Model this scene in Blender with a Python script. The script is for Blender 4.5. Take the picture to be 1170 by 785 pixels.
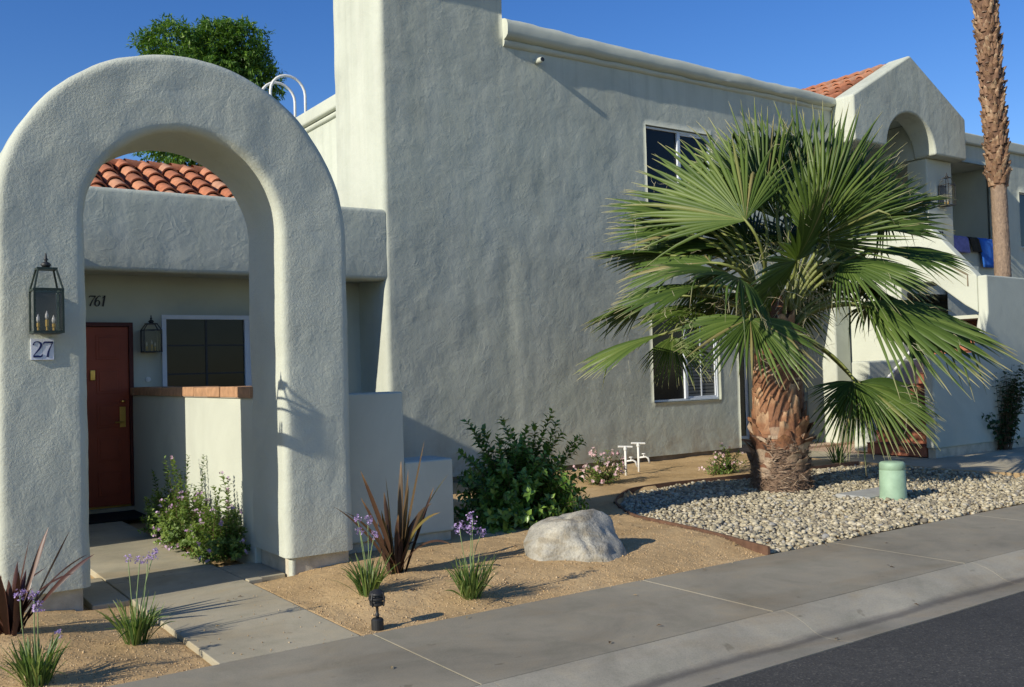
import bpy, bmesh, math, random
import numpy as np
from mathutils import Vector, Matrix, noise as mnoise

for o in list(bpy.data.objects):
    bpy.data.objects.remove(o)
S = bpy.context.scene
COL = S.collection
R = math.radians
RNG = np.random.default_rng(7)
random.seed(7)

# ---------------------------------------------------------------- camera, sky, sun, exposure
cam_d = bpy.data.cameras.new('camera')
cam = bpy.data.objects.new('camera', cam_d)
COL.objects.link(cam)
ax, ay, az = (0.821216, -0.569924, -0.028116), (0.007635, -0.038294, 0.999237), (-0.570566, -0.820805, -0.027097)
cam.matrix_world = Matrix(((ax[0], ay[0], az[0], 0.0), (ax[1], ay[1], az[1], 0.0), (ax[2], ay[2], az[2], 1.55), (0, 0, 0, 1)))
cam_d.sensor_width = 36.0
cam_d.lens = 33.7708
cam_d.clip_start = 0.05
cam_d.clip_end = 2000
S.camera = cam

SUN_EL, SUN_AZ = 26.0, 6.6          # the light travels along +X, turned a few degrees towards +Y
wd = bpy.data.worlds.new('World')
S.world = wd
wd.use_nodes = True
wn = wd.node_tree
bg = wn.nodes['Background']
sky = wn.nodes.new('ShaderNodeTexSky')
sky.sky_type = 'NISHITA'
sky.sun_disc = False
sky.sun_elevation = R(SUN_EL)
sky.sun_rotation = R(270.0 - SUN_AZ)
sky.altitude = 150
sky.air_density = 1.0
sky.dust_density = 0.1
sky.ozone_density = 3.0
hsv = wn.nodes.new('ShaderNodeHueSaturation')
hsv.inputs['Saturation'].default_value = 1.3
hsv.inputs['Hue'].default_value = 0.515
wn.links.new(sky.outputs[0], hsv.inputs['Color'])
wn.links.new(hsv.outputs[0], bg.inputs['Color'])
bg.inputs['Strength'].default_value = 0.13

sd = bpy.data.lights.new('sun', 'SUN')
sd.energy = 5.0
sd.angle = R(0.5)
sd.color = (1.0, 0.93, 0.80)
sun = bpy.data.objects.new('sun', sd)
COL.objects.link(sun)
sun.location = (-20, -5, 20)
sun.rotation_euler = Vector((math.cos(R(SUN_AZ)) * math.cos(R(SUN_EL)), math.sin(R(SUN_AZ)) * math.cos(R(SUN_EL)), -math.sin(R(SUN_EL)))).to_track_quat('-Z', 'Y').to_euler()

vs = S.view_settings
vs.view_transform = 'Standard'
vs.look = 'None'
vs.exposure = 0.12
vs.gamma = 1.0
vs.use_curve_mapping = False
S.cycles.max_bounces = 8
S.cycles.transparent_max_bounces = 12

# ---------------------------------------------------------------- materials
def new_mat(name):
    m = bpy.data.materials.new(name)
    m.use_nodes = True
    nt = m.node_tree
    return m, nt, nt.nodes['Principled BSDF']

def nz(nt, co, scale, detail=4, rough=0.55, dist=0.0):
    n = nt.nodes.new('ShaderNodeTexNoise')
    n.inputs['Scale'].default_value = scale
    n.inputs['Detail'].default_value = detail
    n.inputs['Roughness'].default_value = rough
    n.inputs['Distortion'].default_value = dist
    nt.links.new(co, n.inputs['Vector'])
    return n.outputs['Fac']

def ramp(nt, fac, stops):
    r = nt.nodes.new('ShaderNodeValToRGB')
    el = r.color_ramp.elements
    while len(el) < len(stops):
        el.new(0.5)
    for e, (p, c) in zip(el, stops):
        e.position = p
        e.color = (c[0], c[1], c[2], 1)
    nt.links.new(fac, r.inputs['Fac'])
    return r.outputs['Color']

def mixc(nt, fac, a, b, mode='MIX'):
    n = nt.nodes.new('ShaderNodeMix')
    n.data_type = 'RGBA'
    n.blend_type = mode
    for sock, v in ((n.inputs['Factor'], fac), (n.inputs[6], a), (n.inputs[7], b)):
        if isinstance(v, (int, float)):
            sock.default_value = v
        elif isinstance(v, tuple):
            sock.default_value = (v[0], v[1], v[2], 1)
        else:
            nt.links.new(v, sock)
    return n.outputs[2]

def bumps(nt, bsdf, specs):
    prev = None
    for h, strength, dist in specs:
        b = nt.nodes.new('ShaderNodeBump')
        b.inputs['Strength'].default_value = strength
        b.inputs['Distance'].default_value = dist
        nt.links.new(h, b.inputs['Height'])
        if prev is not None:
            nt.links.new(prev, b.inputs['Normal'])
        prev = b.outputs['Normal']
    nt.links.new(prev, bsdf.inputs['Normal'])

def coords(nt, scale=None):
    t = nt.nodes.new('ShaderNodeTexCoord')
    if scale is None:
        return t.outputs['Object']
    mp = nt.nodes.new('ShaderNodeMapping')
    mp.inputs['Scale'].default_value = scale
    nt.links.new(t.outputs['Object'], mp.inputs['Vector'])
    return mp.outputs['Vector']

def plain(name, col, rough=0.6, metal=0.0, var=0.12, vscale=6.0, bump=None, spec=0.3):
    m, nt, b = new_mat(name)
    co = coords(nt)
    c2 = tuple(max(0, x * (1 - var)) for x in col)
    c1 = tuple(min(1, x * (1 + var)) for x in col)
    nt.links.new(ramp(nt, nz(nt, co, vscale, 5), [(0.3, c2), (0.7, c1)]), b.inputs['Base Color'])
    b.inputs['Roughness'].default_value = rough
    b.inputs['Metallic'].default_value = metal
    b.inputs['Specular IOR Level'].default_value = spec
    if bump:
        bumps(nt, b, [(nz(nt, co, bump[0], 4), bump[1], bump[2])])
    return m

def stucco(name, col, grain=(110, 0.5, 0.004), mid=(16, 0.55, 0.014), trowel=(3.0, 0.5, 0.05), streak=True, ridge=None, dirt=False):
    m, nt, b = new_mat(name)
    co = coords(nt)
    dark = tuple(x * 0.86 for x in col)
    lite = tuple(min(1, x * 1.06) for x in col)
    base = ramp(nt, nz(nt, co, 0.9, 6, 0.6, 0.6), [(0.30, dark), (0.55, col), (0.8, lite)])
    if streak:
        st = nz(nt, coords(nt, (1.6, 1.6, 0.16)), 2.2, 5, 0.6)
        base = mixc(nt, 0.55, base, ramp(nt, st, [(0.32, (0.82, 0.84, 0.82)), (0.6, (1, 1, 1))]), 'MULTIPLY')
    if dirt:        # splash marks at the foot, drip stains below the parapet
        sx = nt.nodes.new('ShaderNodeSeparateXYZ')
        nt.links.new(co, sx.inputs[0])
        def rangeof(v, a, b_):
            k = nt.nodes.new('ShaderNodeMapRange')
            k.inputs['From Min'].default_value = a; k.inputs['From Max'].default_value = b_
            nt.links.new(v, k.inputs['Value'])
            return k.outputs[0]
        def mul(p, q):
            k = nt.nodes.new('ShaderNodeMath'); k.operation = 'MULTIPLY'
            nt.links.new(p, k.inputs[0]); nt.links.new(q, k.inputs[1])
            return k.outputs[0]
        foot = mul(rangeof(sx.outputs['Z'], 0.75, 0.12), rangeof(nz(nt, co, 3.5, 6, 0.7), 0.40, 0.66))
        base = mixc(nt, foot, base, (0.36, 0.31, 0.22))
        drip = mul(rangeof(sx.outputs['Z'], 4.3, 6.2), rangeof(nz(nt, coords(nt, (5.5, 5.5, 0.22)), 1.0, 5, 0.65), 0.52, 0.72))
        dm = nt.nodes.new('ShaderNodeMath'); dm.operation = 'MULTIPLY'; dm.inputs[1].default_value = 0.55
        nt.links.new(drip, dm.inputs[0])
        base = mixc(nt, dm.outputs[0], base, (0.33, 0.34, 0.28))
    nt.links.new(base, b.inputs['Base Color'])
    b.inputs['Roughness'].default_value = 0.92
    b.inputs['Specular IOR Level'].default_value = 0.15
    w = nz(nt, co, trowel[0] * 1.7, 2, 0.5)
    vm = nt.nodes.new('ShaderNodeVectorMath'); vm.operation = 'MULTIPLY_ADD'
    cb = nt.nodes.new('ShaderNodeCombineXYZ')
    nt.links.new(w, cb.inputs[0]); nt.links.new(nz(nt, co, trowel[0] * 2.3, 2, 0.5), cb.inputs[2])
    nt.links.new(cb.outputs[0], vm.inputs[0])
    vm.inputs[1].default_value = (0.25, 0.25, 0.25)
    nt.links.new(co, vm.inputs[2])
    wob = vm.outputs[0]
    def patchy(h):      # the grain is worked flat in places
        k = nt.nodes.new('ShaderNodeMapRange')
        k.inputs['From Min'].default_value = 0.36; k.inputs['From Max'].default_value = 0.62
        k.inputs['To Min'].default_value = 0.35; k.inputs['To Max'].default_value = 1.0
        nt.links.new(nz(nt, wob, trowel[0] * 0.9, 4, 0.6), k.inputs['Value'])
        p = nt.nodes.new('ShaderNodeMath'); p.operation = 'MULTIPLY'
        nt.links.new(h, p.inputs[0]); nt.links.new(k.outputs[0], p.inputs[1])
        return p.outputs[0]
    hs = [(nz(nt, co, trowel[0], 4, 0.5, 0.15), trowel[1], trowel[2]),
          (nz(nt, wob, mid[0], 5, 0.55, 0.1), mid[1], mid[2]),
          (patchy(nz(nt, co, grain[0], 4, 0.75)), grain[1], grain[2])]
    if ridge:       # raised trowel edges
        rn = nz(nt, wob, ridge[0], 3, 0.45, 0.6)
        ms = nt.nodes.new('ShaderNodeMath'); ms.operation = 'SUBTRACT'; ms.inputs[1].default_value = 0.5
        nt.links.new(rn, ms.inputs[0])
        ab = nt.nodes.new('ShaderNodeMath'); ab.operation = 'ABSOLUTE'
        nt.links.new(ms.outputs[0], ab.inputs[0])
        mr = nt.nodes.new('ShaderNodeMapRange'); mr.inputs['From Min'].default_value = 0.0; mr.inputs['From Max'].default_value = 0.05
        mr.inputs['To Min'].default_value = 1.0; mr.inputs['To Max'].default_value = 0.0
        nt.links.new(ab.outputs[0], mr.inputs['Value'])
        gate = nt.nodes.new('ShaderNodeMapRange'); gate.inputs['From Min'].default_value = 0.45; gate.inputs['From Max'].default_value = 0.62
        nt.links.new(nz(nt, co, 2.6, 3, 0.5), gate.inputs['Value'])
        mu = nt.nodes.new('ShaderNodeMath'); mu.operation = 'MULTIPLY'
        nt.links.new(mr.outputs[0], mu.inputs[0]); nt.links.new(gate.outputs[0], mu.inputs[1])
        hs.insert(2, (mu.outputs[0], ridge[1], ridge[2]))
    bumps(nt, b, hs)
    return m

M = {}
CREAM = (0.510, 0.530, 0.440)
M['stucco'] = stucco('wall_stucco', CREAM, (100, 0.6, 0.004), (7.5, 0.45, 0.014), (2.0, 0.38, 0.05), True, (5.0, 0.20, 0.006), True)
M['stucco_arch'] = stucco('arch_stucco', (0.510, 0.530, 0.440), (52, 0.75, 0.009), (13, 0.32, 0.012), (4.0, 0.35, 0.03), False)
M['stucco_smooth'] = stucco('smooth_stucco', (0.510, 0.530, 0.440), (120, 0.25, 0.003), (14, 0.25, 0.006), (2.0, 0.3, 0.02), False)
M['plinth'] = plain('plinth_concrete', (0.47, 0.43, 0.33), 0.9, var=0.2, vscale=9, bump=(60, 0.5, 0.006))
M['footing'] = plain('footing_concrete', (0.20, 0.16, 0.11), 0.9, var=0.25, vscale=5, bump=(40, 0.5, 0.006))
M['brick_cap'] = plain('cap_brick', (0.40, 0.225, 0.12), 0.85, var=0.22, vscale=14, bump=(90, 0.5, 0.004))
M['mortar'] = plain('mortar', (0.40, 0.33, 0.25), 0.9, bump=(80, 0.4, 0.004))
M['door'] = plain('red_door_paint', (0.31, 0.06, 0.026), 0.45, var=0.15, vscale=3)
M['door_trim'] = plain('dark_red_trim', (0.085, 0.016, 0.012), 0.5)
M['candle'] = plain('candle_brass', (0.26, 0.17, 0.045), 0.4, 0.6)
M['muntin'] = plain('dark_muntin', (0.035, 0.036, 0.038), 0.5)
M['brass'] = plain('brass', (0.62, 0.42, 0.12), 0.3, 1.0)
M['frame'] = plain('window_frame_white', (0.62, 0.66, 0.70), 0.45, var=0.05)
M['dark_glass'] = plain('dark_screen', (0.012, 0.013, 0.014), 0.12, var=0.3, vscale=2, spec=0.22)
M['blinds_glass'] = plain('screened_glass', (0.15, 0.155, 0.145), 0.3, var=0.2, vscale=2, spec=0.4)
M['blind'] = plain('blind_slat', (0.35, 0.36, 0.34), 0.6)
M['black'] = plain('black_metal', (0.018, 0.018, 0.018), 0.5, var=0.3, vscale=30, spec=0.5)
M['verdigris'] = plain('lantern_metal', (0.035, 0.05, 0.04), 0.45, 0.3, var=0.3, vscale=40)
M['white_metal'] = plain('white_painted_pipe', (0.74, 0.73, 0.68), 0.5, var=0.06, vscale=30)
M['tile_mortar'] = plain('roof_bed', (0.16, 0.11, 0.085), 0.95, bump=(30, 0.5, 0.01))
M['mat'] = plain('black_doormat', (0.012, 0.012, 0.012), 0.95, bump=(200, 0.8, 0.004))
M['wood'] = plain('brown_wood', (0.26, 0.145, 0.06), 0.7, var=0.25, vscale=9)
M['terracotta'] = plain('step_tile', (0.34, 0.125, 0.07), 0.7, var=0.25, vscale=4, bump=(40, 0.3, 0.004))
M['step_edge'] = plain('step_brick', (0.16, 0.06, 0.04), 0.8, var=0.25, vscale=9)
M['green_plastic'] = plain('green_pedestal_plastic', (0.27, 0.39, 0.265), 0.6, var=0.16, vscale=7, bump=(30, 0.15, 0.004))
M['box_lid'] = plain('box_lid_concrete', (0.36, 0.36, 0.33), 0.9, bump=(60, 0.4, 0.004))
M['edging'] = plain('rusty_edging', (0.12, 0.065, 0.04), 0.9, var=0.35, vscale=12)
M['bulb'] = plain('bulb_glass', (0.30, 0.29, 0.27), 0.05, var=0.02, spec=0.8)
M['plaque'] = plain('white_ceramic', (0.72, 0.74, 0.80), 0.25, var=0.03)
M['blue_ink'] = plain('navy_glaze', (0.012, 0.02, 0.10), 0.35)
M['towel_blue'] = plain('blue_towel', (0.03, 0.14, 0.50), 0.95, var=0.2)
M['towel_purple'] = plain('lavender_towel', (0.20, 0.19, 0.40), 0.95, var=0.25, vscale=9)
M['towel_dark'] = plain('dark_towel', (0.035, 0.03, 0.02), 0.95, var=0.4, vscale=9)
M['footpath'] = None

def concrete(name, col, stain, grain=0.35, gutter=False):
    m, nt, b = new_mat(name)
    co = coords(nt)
    big = ramp(nt, nz(nt, co, 0.8, 6, 0.62, 0.8), [(0.30, tuple(x * 0.78 for x in col)), (0.5, col), (0.70, tuple(x * 1.16 for x in col))])
    st = ramp(nt, nz(nt, coords(nt, (0.5, 1.3, 1)), 1.1, 4, 0.5, 1.0), [(0.52, (1, 1, 1)), (0.68, stain)])
    c = mixc(nt, 0.7, big, st, 'MULTIPLY')
    fine = ramp(nt, nz(nt, co, 110, 4, 0.8), [(0.3, (0.78, 0.78, 0.78)), (0.5, (1, 1, 1)), (0.72, (1.16, 1.15, 1.12))])
    c = mixc(nt, 0.85, c, fine, 'MULTIPLY')
    mot = ramp(nt, nz(nt, co, 3.2, 6, 0.7, 0.5), [(0.34, (0.84, 0.86, 0.84)), (0.5, (1.0, 1.0, 1.0)), (0.66, (1.08, 1.04, 0.97))])
    c = mixc(nt, 0.8, c, mot, 'MULTIPLY')
    spot = ramp(nt, nz(nt, co, 9, 2, 0.5), [(0.70, (1, 1, 1)), (0.76, (0.62, 0.60, 0.56))])
    c = mixc(nt, 0.7, c, spot, 'MULTIPLY')
    if gutter:      # rolled kerb's shade painted as a dark band, with dirt washed along its bottom
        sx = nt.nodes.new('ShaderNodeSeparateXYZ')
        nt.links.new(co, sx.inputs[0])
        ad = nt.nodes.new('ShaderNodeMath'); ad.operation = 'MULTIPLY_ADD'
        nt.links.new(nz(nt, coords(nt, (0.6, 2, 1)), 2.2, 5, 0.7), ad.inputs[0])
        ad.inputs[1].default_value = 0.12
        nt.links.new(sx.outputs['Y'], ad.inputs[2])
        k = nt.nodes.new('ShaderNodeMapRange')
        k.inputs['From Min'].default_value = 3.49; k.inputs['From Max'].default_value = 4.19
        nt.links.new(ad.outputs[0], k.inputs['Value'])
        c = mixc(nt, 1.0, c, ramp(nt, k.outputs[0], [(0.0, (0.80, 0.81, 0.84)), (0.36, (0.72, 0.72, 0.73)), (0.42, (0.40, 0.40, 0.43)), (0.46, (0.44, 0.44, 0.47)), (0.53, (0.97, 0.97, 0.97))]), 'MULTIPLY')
    nt.links.new(c, b.inputs['Base Color'])
    b.inputs['Roughness'].default_value = 0.85
    b.inputs['Specular IOR Level'].default_value = 0.25
    bumps(nt, b, [(nz(nt, co, 7, 4), 0.25, 0.008), (nz(nt, co, 220, 3, 0.7), grain, 0.002)])
    return m

M['walk'] = concrete('walk_concrete', (0.275, 0.248, 0.185), (0.88, 0.80, 0.70))
M['path'] = concrete('path_concrete', (0.40, 0.355, 0.25), (0.86, 0.78, 0.68))
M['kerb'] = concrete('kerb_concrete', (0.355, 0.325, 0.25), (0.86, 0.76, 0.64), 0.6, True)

def sand_mat(name, c0, c1, c2):
    m, nt, b = new_mat(name)
    co = coords(nt)
    c = ramp(nt, nz(nt, co, 1.3, 5, 0.6), [(0.3, c0), (0.52, c1), (0.75, c2)])
    g = ramp(nt, nz(nt, co, 190, 2, 0.8), [(0.28, (0.62, 0.60, 0.58)), (0.5, (1, 1, 1)), (0.74, (1.22, 1.22, 1.24))])
    c = mixc(nt, 0.9, c, g, 'MULTIPLY')
    nt.links.new(c, b.inputs['Base Color'])
    b.inputs['Roughness'].default_value = 0.95
    b.inputs['Specular IOR Level'].default_value = 0.1
    bumps(nt, b, [(nz(nt, co, 9, 4, 0.6), 0.5, 0.03), (nz(nt, co, 45, 3, 0.6), 0.6, 0.010), (nz(nt, co, 170, 2, 0.7), 0.7, 0.004)])
    return m

M['sand'] = sand_mat('tan_grit', (0.385, 0.26, 0.125), (0.495, 0.345, 0.175), (0.565, 0.415, 0.225))
M['pinkgrit'] = sand_mat('pink_grit', (0.38, 0.27, 0.20), (0.48, 0.35, 0.26), (0.55, 0.42, 0.33))
M['soil'] = sand_mat('dry_soil', (0.22, 0.16, 0.10), (0.28, 0.2, 0.12), (0.33, 0.25, 0.16))

def asphalt():
    m, nt, b = new_mat('asphalt')
    co = coords(nt)
    c = ramp(nt, nz(nt, co, 0.5, 6, 0.65, 0.5), [(0.3, (0.032, 0.031, 0.028)), (0.5, (0.045, 0.043, 0.038)), (0.7, (0.060, 0.057, 0.050))])
    vo = nt.nodes.new('ShaderNodeTexVoronoi')
    vo.inputs['Scale'].default_value = 95
    nt.links.new(co, vo.inputs['Vector'])
    sep = nt.nodes.new('ShaderNodeSeparateColor')
    nt.links.new(vo.outputs['Color'], sep.inputs[0])
    g = ramp(nt, sep.outputs[0], [(0.0, (0.55, 0.55, 0.55)), (0.6, (1, 1, 1)), (0.9, (1.3, 1.3, 1.25)), (1.0, (2.6, 2.5, 2.3))])
    c = mixc(nt, 0.75, c, g, 'MULTIPLY')
    # thin sealed cracks
    w = nz(nt, co, 1.4, 4, 0.6, 0.4)
    cr = ramp(nt, w, [(0.494, (1, 1, 1)), (0.5, (0.55, 0.55, 0.55)), (0.506, (1, 1, 1))])
    nt.links.new(mixc(nt, 0.8, c, cr, 'MULTIPLY'), b.inputs['Base Color'])
    b.inputs['Roughness'].default_value = 0.9
    bumps(nt, b, [(nz(nt, co, 4, 3), 0.2, 0.02), (vo.outputs['Distance'], 0.6, 0.004)])
    return m
M['asphalt'] = asphalt()

def attr(nt, name):
    a = nt.nodes.new('ShaderNodeAttribute')
    a.attribute_name = name
    return a.outputs['Fac']

def rnd_mat(name, stops, rough=0.8, bump=None, nscale=None, namt=0.35, spec=0.25):
    """colour picked per element by the point attribute rnd"""
    m, nt, b = new_mat(name)
    c = ramp(nt, attr(nt, 'rnd'), stops)
    co = coords(nt)
    if nscale:
        c = mixc(nt, 0.8, c, ramp(nt, nz(nt, co, nscale, 4, 0.65), [(0.3, (1 - namt,) * 3), (0.7, (1 + namt * 0.6,) * 3)]), 'MULTIPLY')
    nt.links.new(c, b.inputs['Base Color'])
    b.inputs['Roughness'].default_value = rough
    b.inputs['Specular IOR Level'].default_value = spec
    if bump:
        bumps(nt, b, [(nz(nt, co, bump[0], 3), bump[1], bump[2])])
    return m

def leaf_mat(name, stops, tip=None, rough=0.45, transl=0.3, spec=0.35):
    m, nt, b = new_mat(name)
    c = ramp(nt, attr(nt, 'rnd'), stops)
    if tip:
        f = nt.nodes.new('ShaderNodeMapRange')
        f.inputs['From Min'].default_value = tip[1]
        f.inputs['From Max'].default_value = tip[2]
        nt.links.new(attr(nt, 'along'), f.inputs['Value'])
        c = mixc(nt, f.outputs['Result'], c, tip[0])
    nt.links.new(c, b.inputs['Base Color'])
    b.inputs['Roughness'].default_value = rough
    b.inputs['Specular IOR Level'].default_value = spec
    tr = nt.nodes.new('ShaderNodeBsdfTranslucent')
    nt.links.new(mixc(nt, 1.0, c, (1.25, 1.35, 0.7), 'MULTIPLY'), tr.inputs['Color'])
    mx = nt.nodes.new('ShaderNodeMixShader')
    mx.inputs['Fac'].default_value = transl
    nt.links.new(b.outputs[0], mx.inputs[1])
    nt.links.new(tr.outputs[0], mx.inputs[2])
    nt.links.new(mx.outputs[0], nt.nodes['Material Output'].inputs['Surface'])
    return m

M['tile'] = rnd_mat('terracotta_tile', [(0.0, (0.30, 0.12, 0.065)), (0.35, (0.46, 0.17, 0.085)), (0.7, (0.52, 0.24, 0.13)), (1.0, (0.44, 0.27, 0.18))], 0.85, (40, 0.4, 0.004), 12)
M['pebble'] = rnd_mat('river_pebble', [(0.0, (0.16, 0.14, 0.11)), (0.25, (0.31, 0.27, 0.18)), (0.6, (0.43, 0.375, 0.25)), (0.9, (0.53, 0.47, 0.335)), (1.0, (0.27, 0.265, 0.25))], 0.8, (60, 0.4, 0.004), 30, 0.25)
M['grit'] = rnd_mat('loose_grit', [(0.0, (0.30, 0.20, 0.11)), (0.5, (0.50, 0.35, 0.18)), (1.0, (0.62, 0.48, 0.30))], 0.9)
M['palm_leaf'] = leaf_mat('palm_leaf', [(0.0, (0.036, 0.070, 0.014)), (0.5, (0.080, 0.132, 0.024)), (0.85, (0.155, 0.215, 0.05)), (1.0, (0.26, 0.23, 0.09))], ((0.46, 0.40, 0.22), 0.82, 1.0), 0.48, 0.24, 0.35)
M['thread'] = plain('palm_thread', (0.50, 0.46, 0.30), 0.8)
M['petiole'] = plain('palm_petiole', (0.17, 0.19, 0.05), 0.5, var=0.3, vscale=4)
M['bush_leaf'] = leaf_mat('bush_leaf', [(0.0, (0.045, 0.10, 0.016)), (0.5, (0.10, 0.20, 0.03)), (1.0, (0.21, 0.32, 0.055))], None, 0.32, 0.2, 0.5)
M['bed_leaf'] = leaf_mat('bed_leaf', [(0.0, (0.05, 0.10, 0.02)), (0.5, (0.115, 0.19, 0.035)), (1.0, (0.24, 0.32, 0.07))], None, 0.5, 0.3)
M['tree_leaf'] = leaf_mat('tree_leaf', [(0.0, (0.04, 0.10, 0.016)), (0.5, (0.10, 0.20, 0.03)), (1.0, (0.22, 0.33, 0.05))], None, 0.45, 0.35)
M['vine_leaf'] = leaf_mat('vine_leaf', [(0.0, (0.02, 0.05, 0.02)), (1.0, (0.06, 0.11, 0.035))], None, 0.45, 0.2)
M['lily_leaf'] = leaf_mat('lily_leaf', [(0.0, (0.05, 0.10, 0.025)), (0.5, (0.10, 0.17, 0.04)), (1.0, (0.22, 0.27, 0.07))], ((0.36, 0.30, 0.12), 0.93, 1.0), 0.45, 0.3)
M['flax_dark'] = leaf_mat('flax_leaf', [(0.0, (0.045, 0.022, 0.018)), (0.5, (0.085, 0.045, 0.026)), (0.8, (0.13, 0.095, 0.03)), (1.0, (0.26, 0.22, 0.05))], ((0.30, 0.17, 0.06), 0.85, 1.05), 0.38, 0.12, 0.45)
M['flax_red'] = leaf_mat('flax_leaf_red', [(0.0, (0.05, 0.016, 0.013)), (0.5, (0.075, 0.03, 0.022)), (0.8, (0.11, 0.05, 0.035)), (1.0, (0.18, 0.10, 0.06))], None, 0.38, 0.15, 0.45)
M['litter'] = rnd_mat('dry_leaf', [(0.0, (0.10, 0.06, 0.03)), (0.5, (0.22, 0.14, 0.06)), (1.0, (0.36, 0.27, 0.13))], 0.8)
M['purple'] = leaf_mat('purple_petal', [(0.0, (0.36, 0.24, 0.55)), (1.0, (0.62, 0.48, 0.78))], None, 0.6, 0.3)
M['pink'] = leaf_mat('pink_petal', [(0.0, (0.60, 0.36, 0.42)), (1.0, (0.80, 0.66, 0.66))], None, 0.6, 0.3)
M['mauve'] = leaf_mat('mauve_petal', [(0.0, (0.46, 0.28, 0.50)), (1.0, (0.68, 0.52, 0.68))], None, 0.6, 0.3)
M['stem'] = plain('woody_stem', (0.13, 0.085, 0.05), 0.85)
M['stalk'] = plain('green_stalk', (0.20, 0.27, 0.11), 0.6)

def bark_mat(name, zsplit, low, high, nscale=14):
    m, nt, b = new_mat(name)
    c = ramp(nt, attr(nt, 'rnd'), [(0.0, low[0]), (0.30, low[1]), (0.48, low[2]), (0.55, high[0]), (0.78, high[1]), (1.0, high[2])])
    co = coords(nt, (1, 1, 0.5))
    c = mixc(nt, 0.85, c, ramp(nt, nz(nt, co, nscale, 5, 0.7, 0.8), [(0.28, (0.48, 0.45, 0.42)), (0.5, (0.95, 0.95, 0.95)), (0.72, (1.3, 1.28, 1.2))]), 'MULTIPLY')
    nt.links.new(c, b.inputs['Base Color'])
    b.inputs['Roughness'].default_value = 0.75
    bumps(nt, b, [(nz(nt, co, 12, 4, 0.7, 1.5), 0.6, 0.02), (nz(nt, coords(nt, (1, 1, 0.12)), 120, 3), 0.6, 0.005)])
    return m
M['bark'] = bark_mat('palm_bark', 0.5, [(0.13, 0.08, 0.05), (0.23, 0.15, 0.095), (0.42, 0.32, 0.22)], [(0.16, 0.068, 0.034), (0.28, 0.13, 0.06), (0.45, 0.29, 0.165)])
M['bark_tall'] = bark_mat('tall_palm_bark', 0.5, [(0.22, 0.155, 0.105), (0.27, 0.19, 0.13), (0.32, 0.235, 0.16)], [(0.13, 0.065, 0.035), (0.27, 0.155, 0.085), (0.48, 0.35, 0.22)], 25)

def rock_mat():
    m, nt, b = new_mat('granite')
    co = coords(nt)
    c = ramp(nt, nz(nt, co, 3.0, 6, 0.65, 0.6), [(0.3, (0.22, 0.205, 0.165)), (0.48, (0.37, 0.35, 0.29)), (0.72, (0.50, 0.47, 0.38))])
    c = mixc(nt, 0.8, c, ramp(nt, nz(nt, co, 60, 4, 0.8), [(0.32, (0.6, 0.6, 0.6)), (0.5, (1, 1, 1)), (0.7, (1.15, 1.15, 1.15))]), 'MULTIPLY')
    nt.links.new(c, b.inputs['Base Color'])
    b.inputs['Roughness'].default_value = 0.9
    st = nz(nt, coords(nt, (1.0, 1.0, 2.6)), 2.4, 5, 0.65, 0.8)
    c = mixc(nt, 0.75, c, ramp(nt, st, [(0.50, (1, 1, 1)), (0.62, (0.74, 0.66, 0.54)), (0.72, (0.55, 0.50, 0.43))]), 'MULTIPLY')
    nt.links.new(c, b.inputs['Base Color'])
    bumps(nt, b, [(nz(nt, co, 6, 6, 0.65, 0.5), 0.8, 0.05), (nz(nt, co, 35, 5, 0.75), 0.8, 0.014)])
    return m
M['rock'] = rock_mat()

def glass_mat():
    m, nt, b = new_mat('lantern_glass')
    tr = nt.nodes.new('ShaderNodeBsdfTransparent')
    gl = nt.nodes.new('ShaderNodeBsdfGlossy')
    gl.inputs['Roughness'].default_value = 0.02
    lw = nt.nodes.new('ShaderNodeFresnel')
    lw.inputs['IOR'].default_value = 1.45
    mx = nt.nodes.new('ShaderNodeMixShader')
    nt.links.new(lw.outputs[0], mx.inputs['Fac'])
    nt.links.new(tr.outputs[0], mx.inputs[1])
    nt.links.new(gl.outputs[0], mx.inputs[2])
    nt.links.new(mx.outputs[0], nt.nodes['Material Output'].inputs['Surface'])
    return m
M['glass'] = glass_mat()

# ---------------------------------------------------------------- builders
def tag(o, label=None, cat=None, group=None, kind=None):
    for k, v in (('label', label), ('category', cat), ('group', group), ('kind', kind)):
        if v:
            o[k] = v
    return o

def empty(name, loc, label, cat, group=None):
    o = bpy.data.objects.new(name, None)
    COL.objects.link(o)
    o.location = loc
    o.empty_display_size = 0.2
    return tag(o, label, cat, group)

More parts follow.
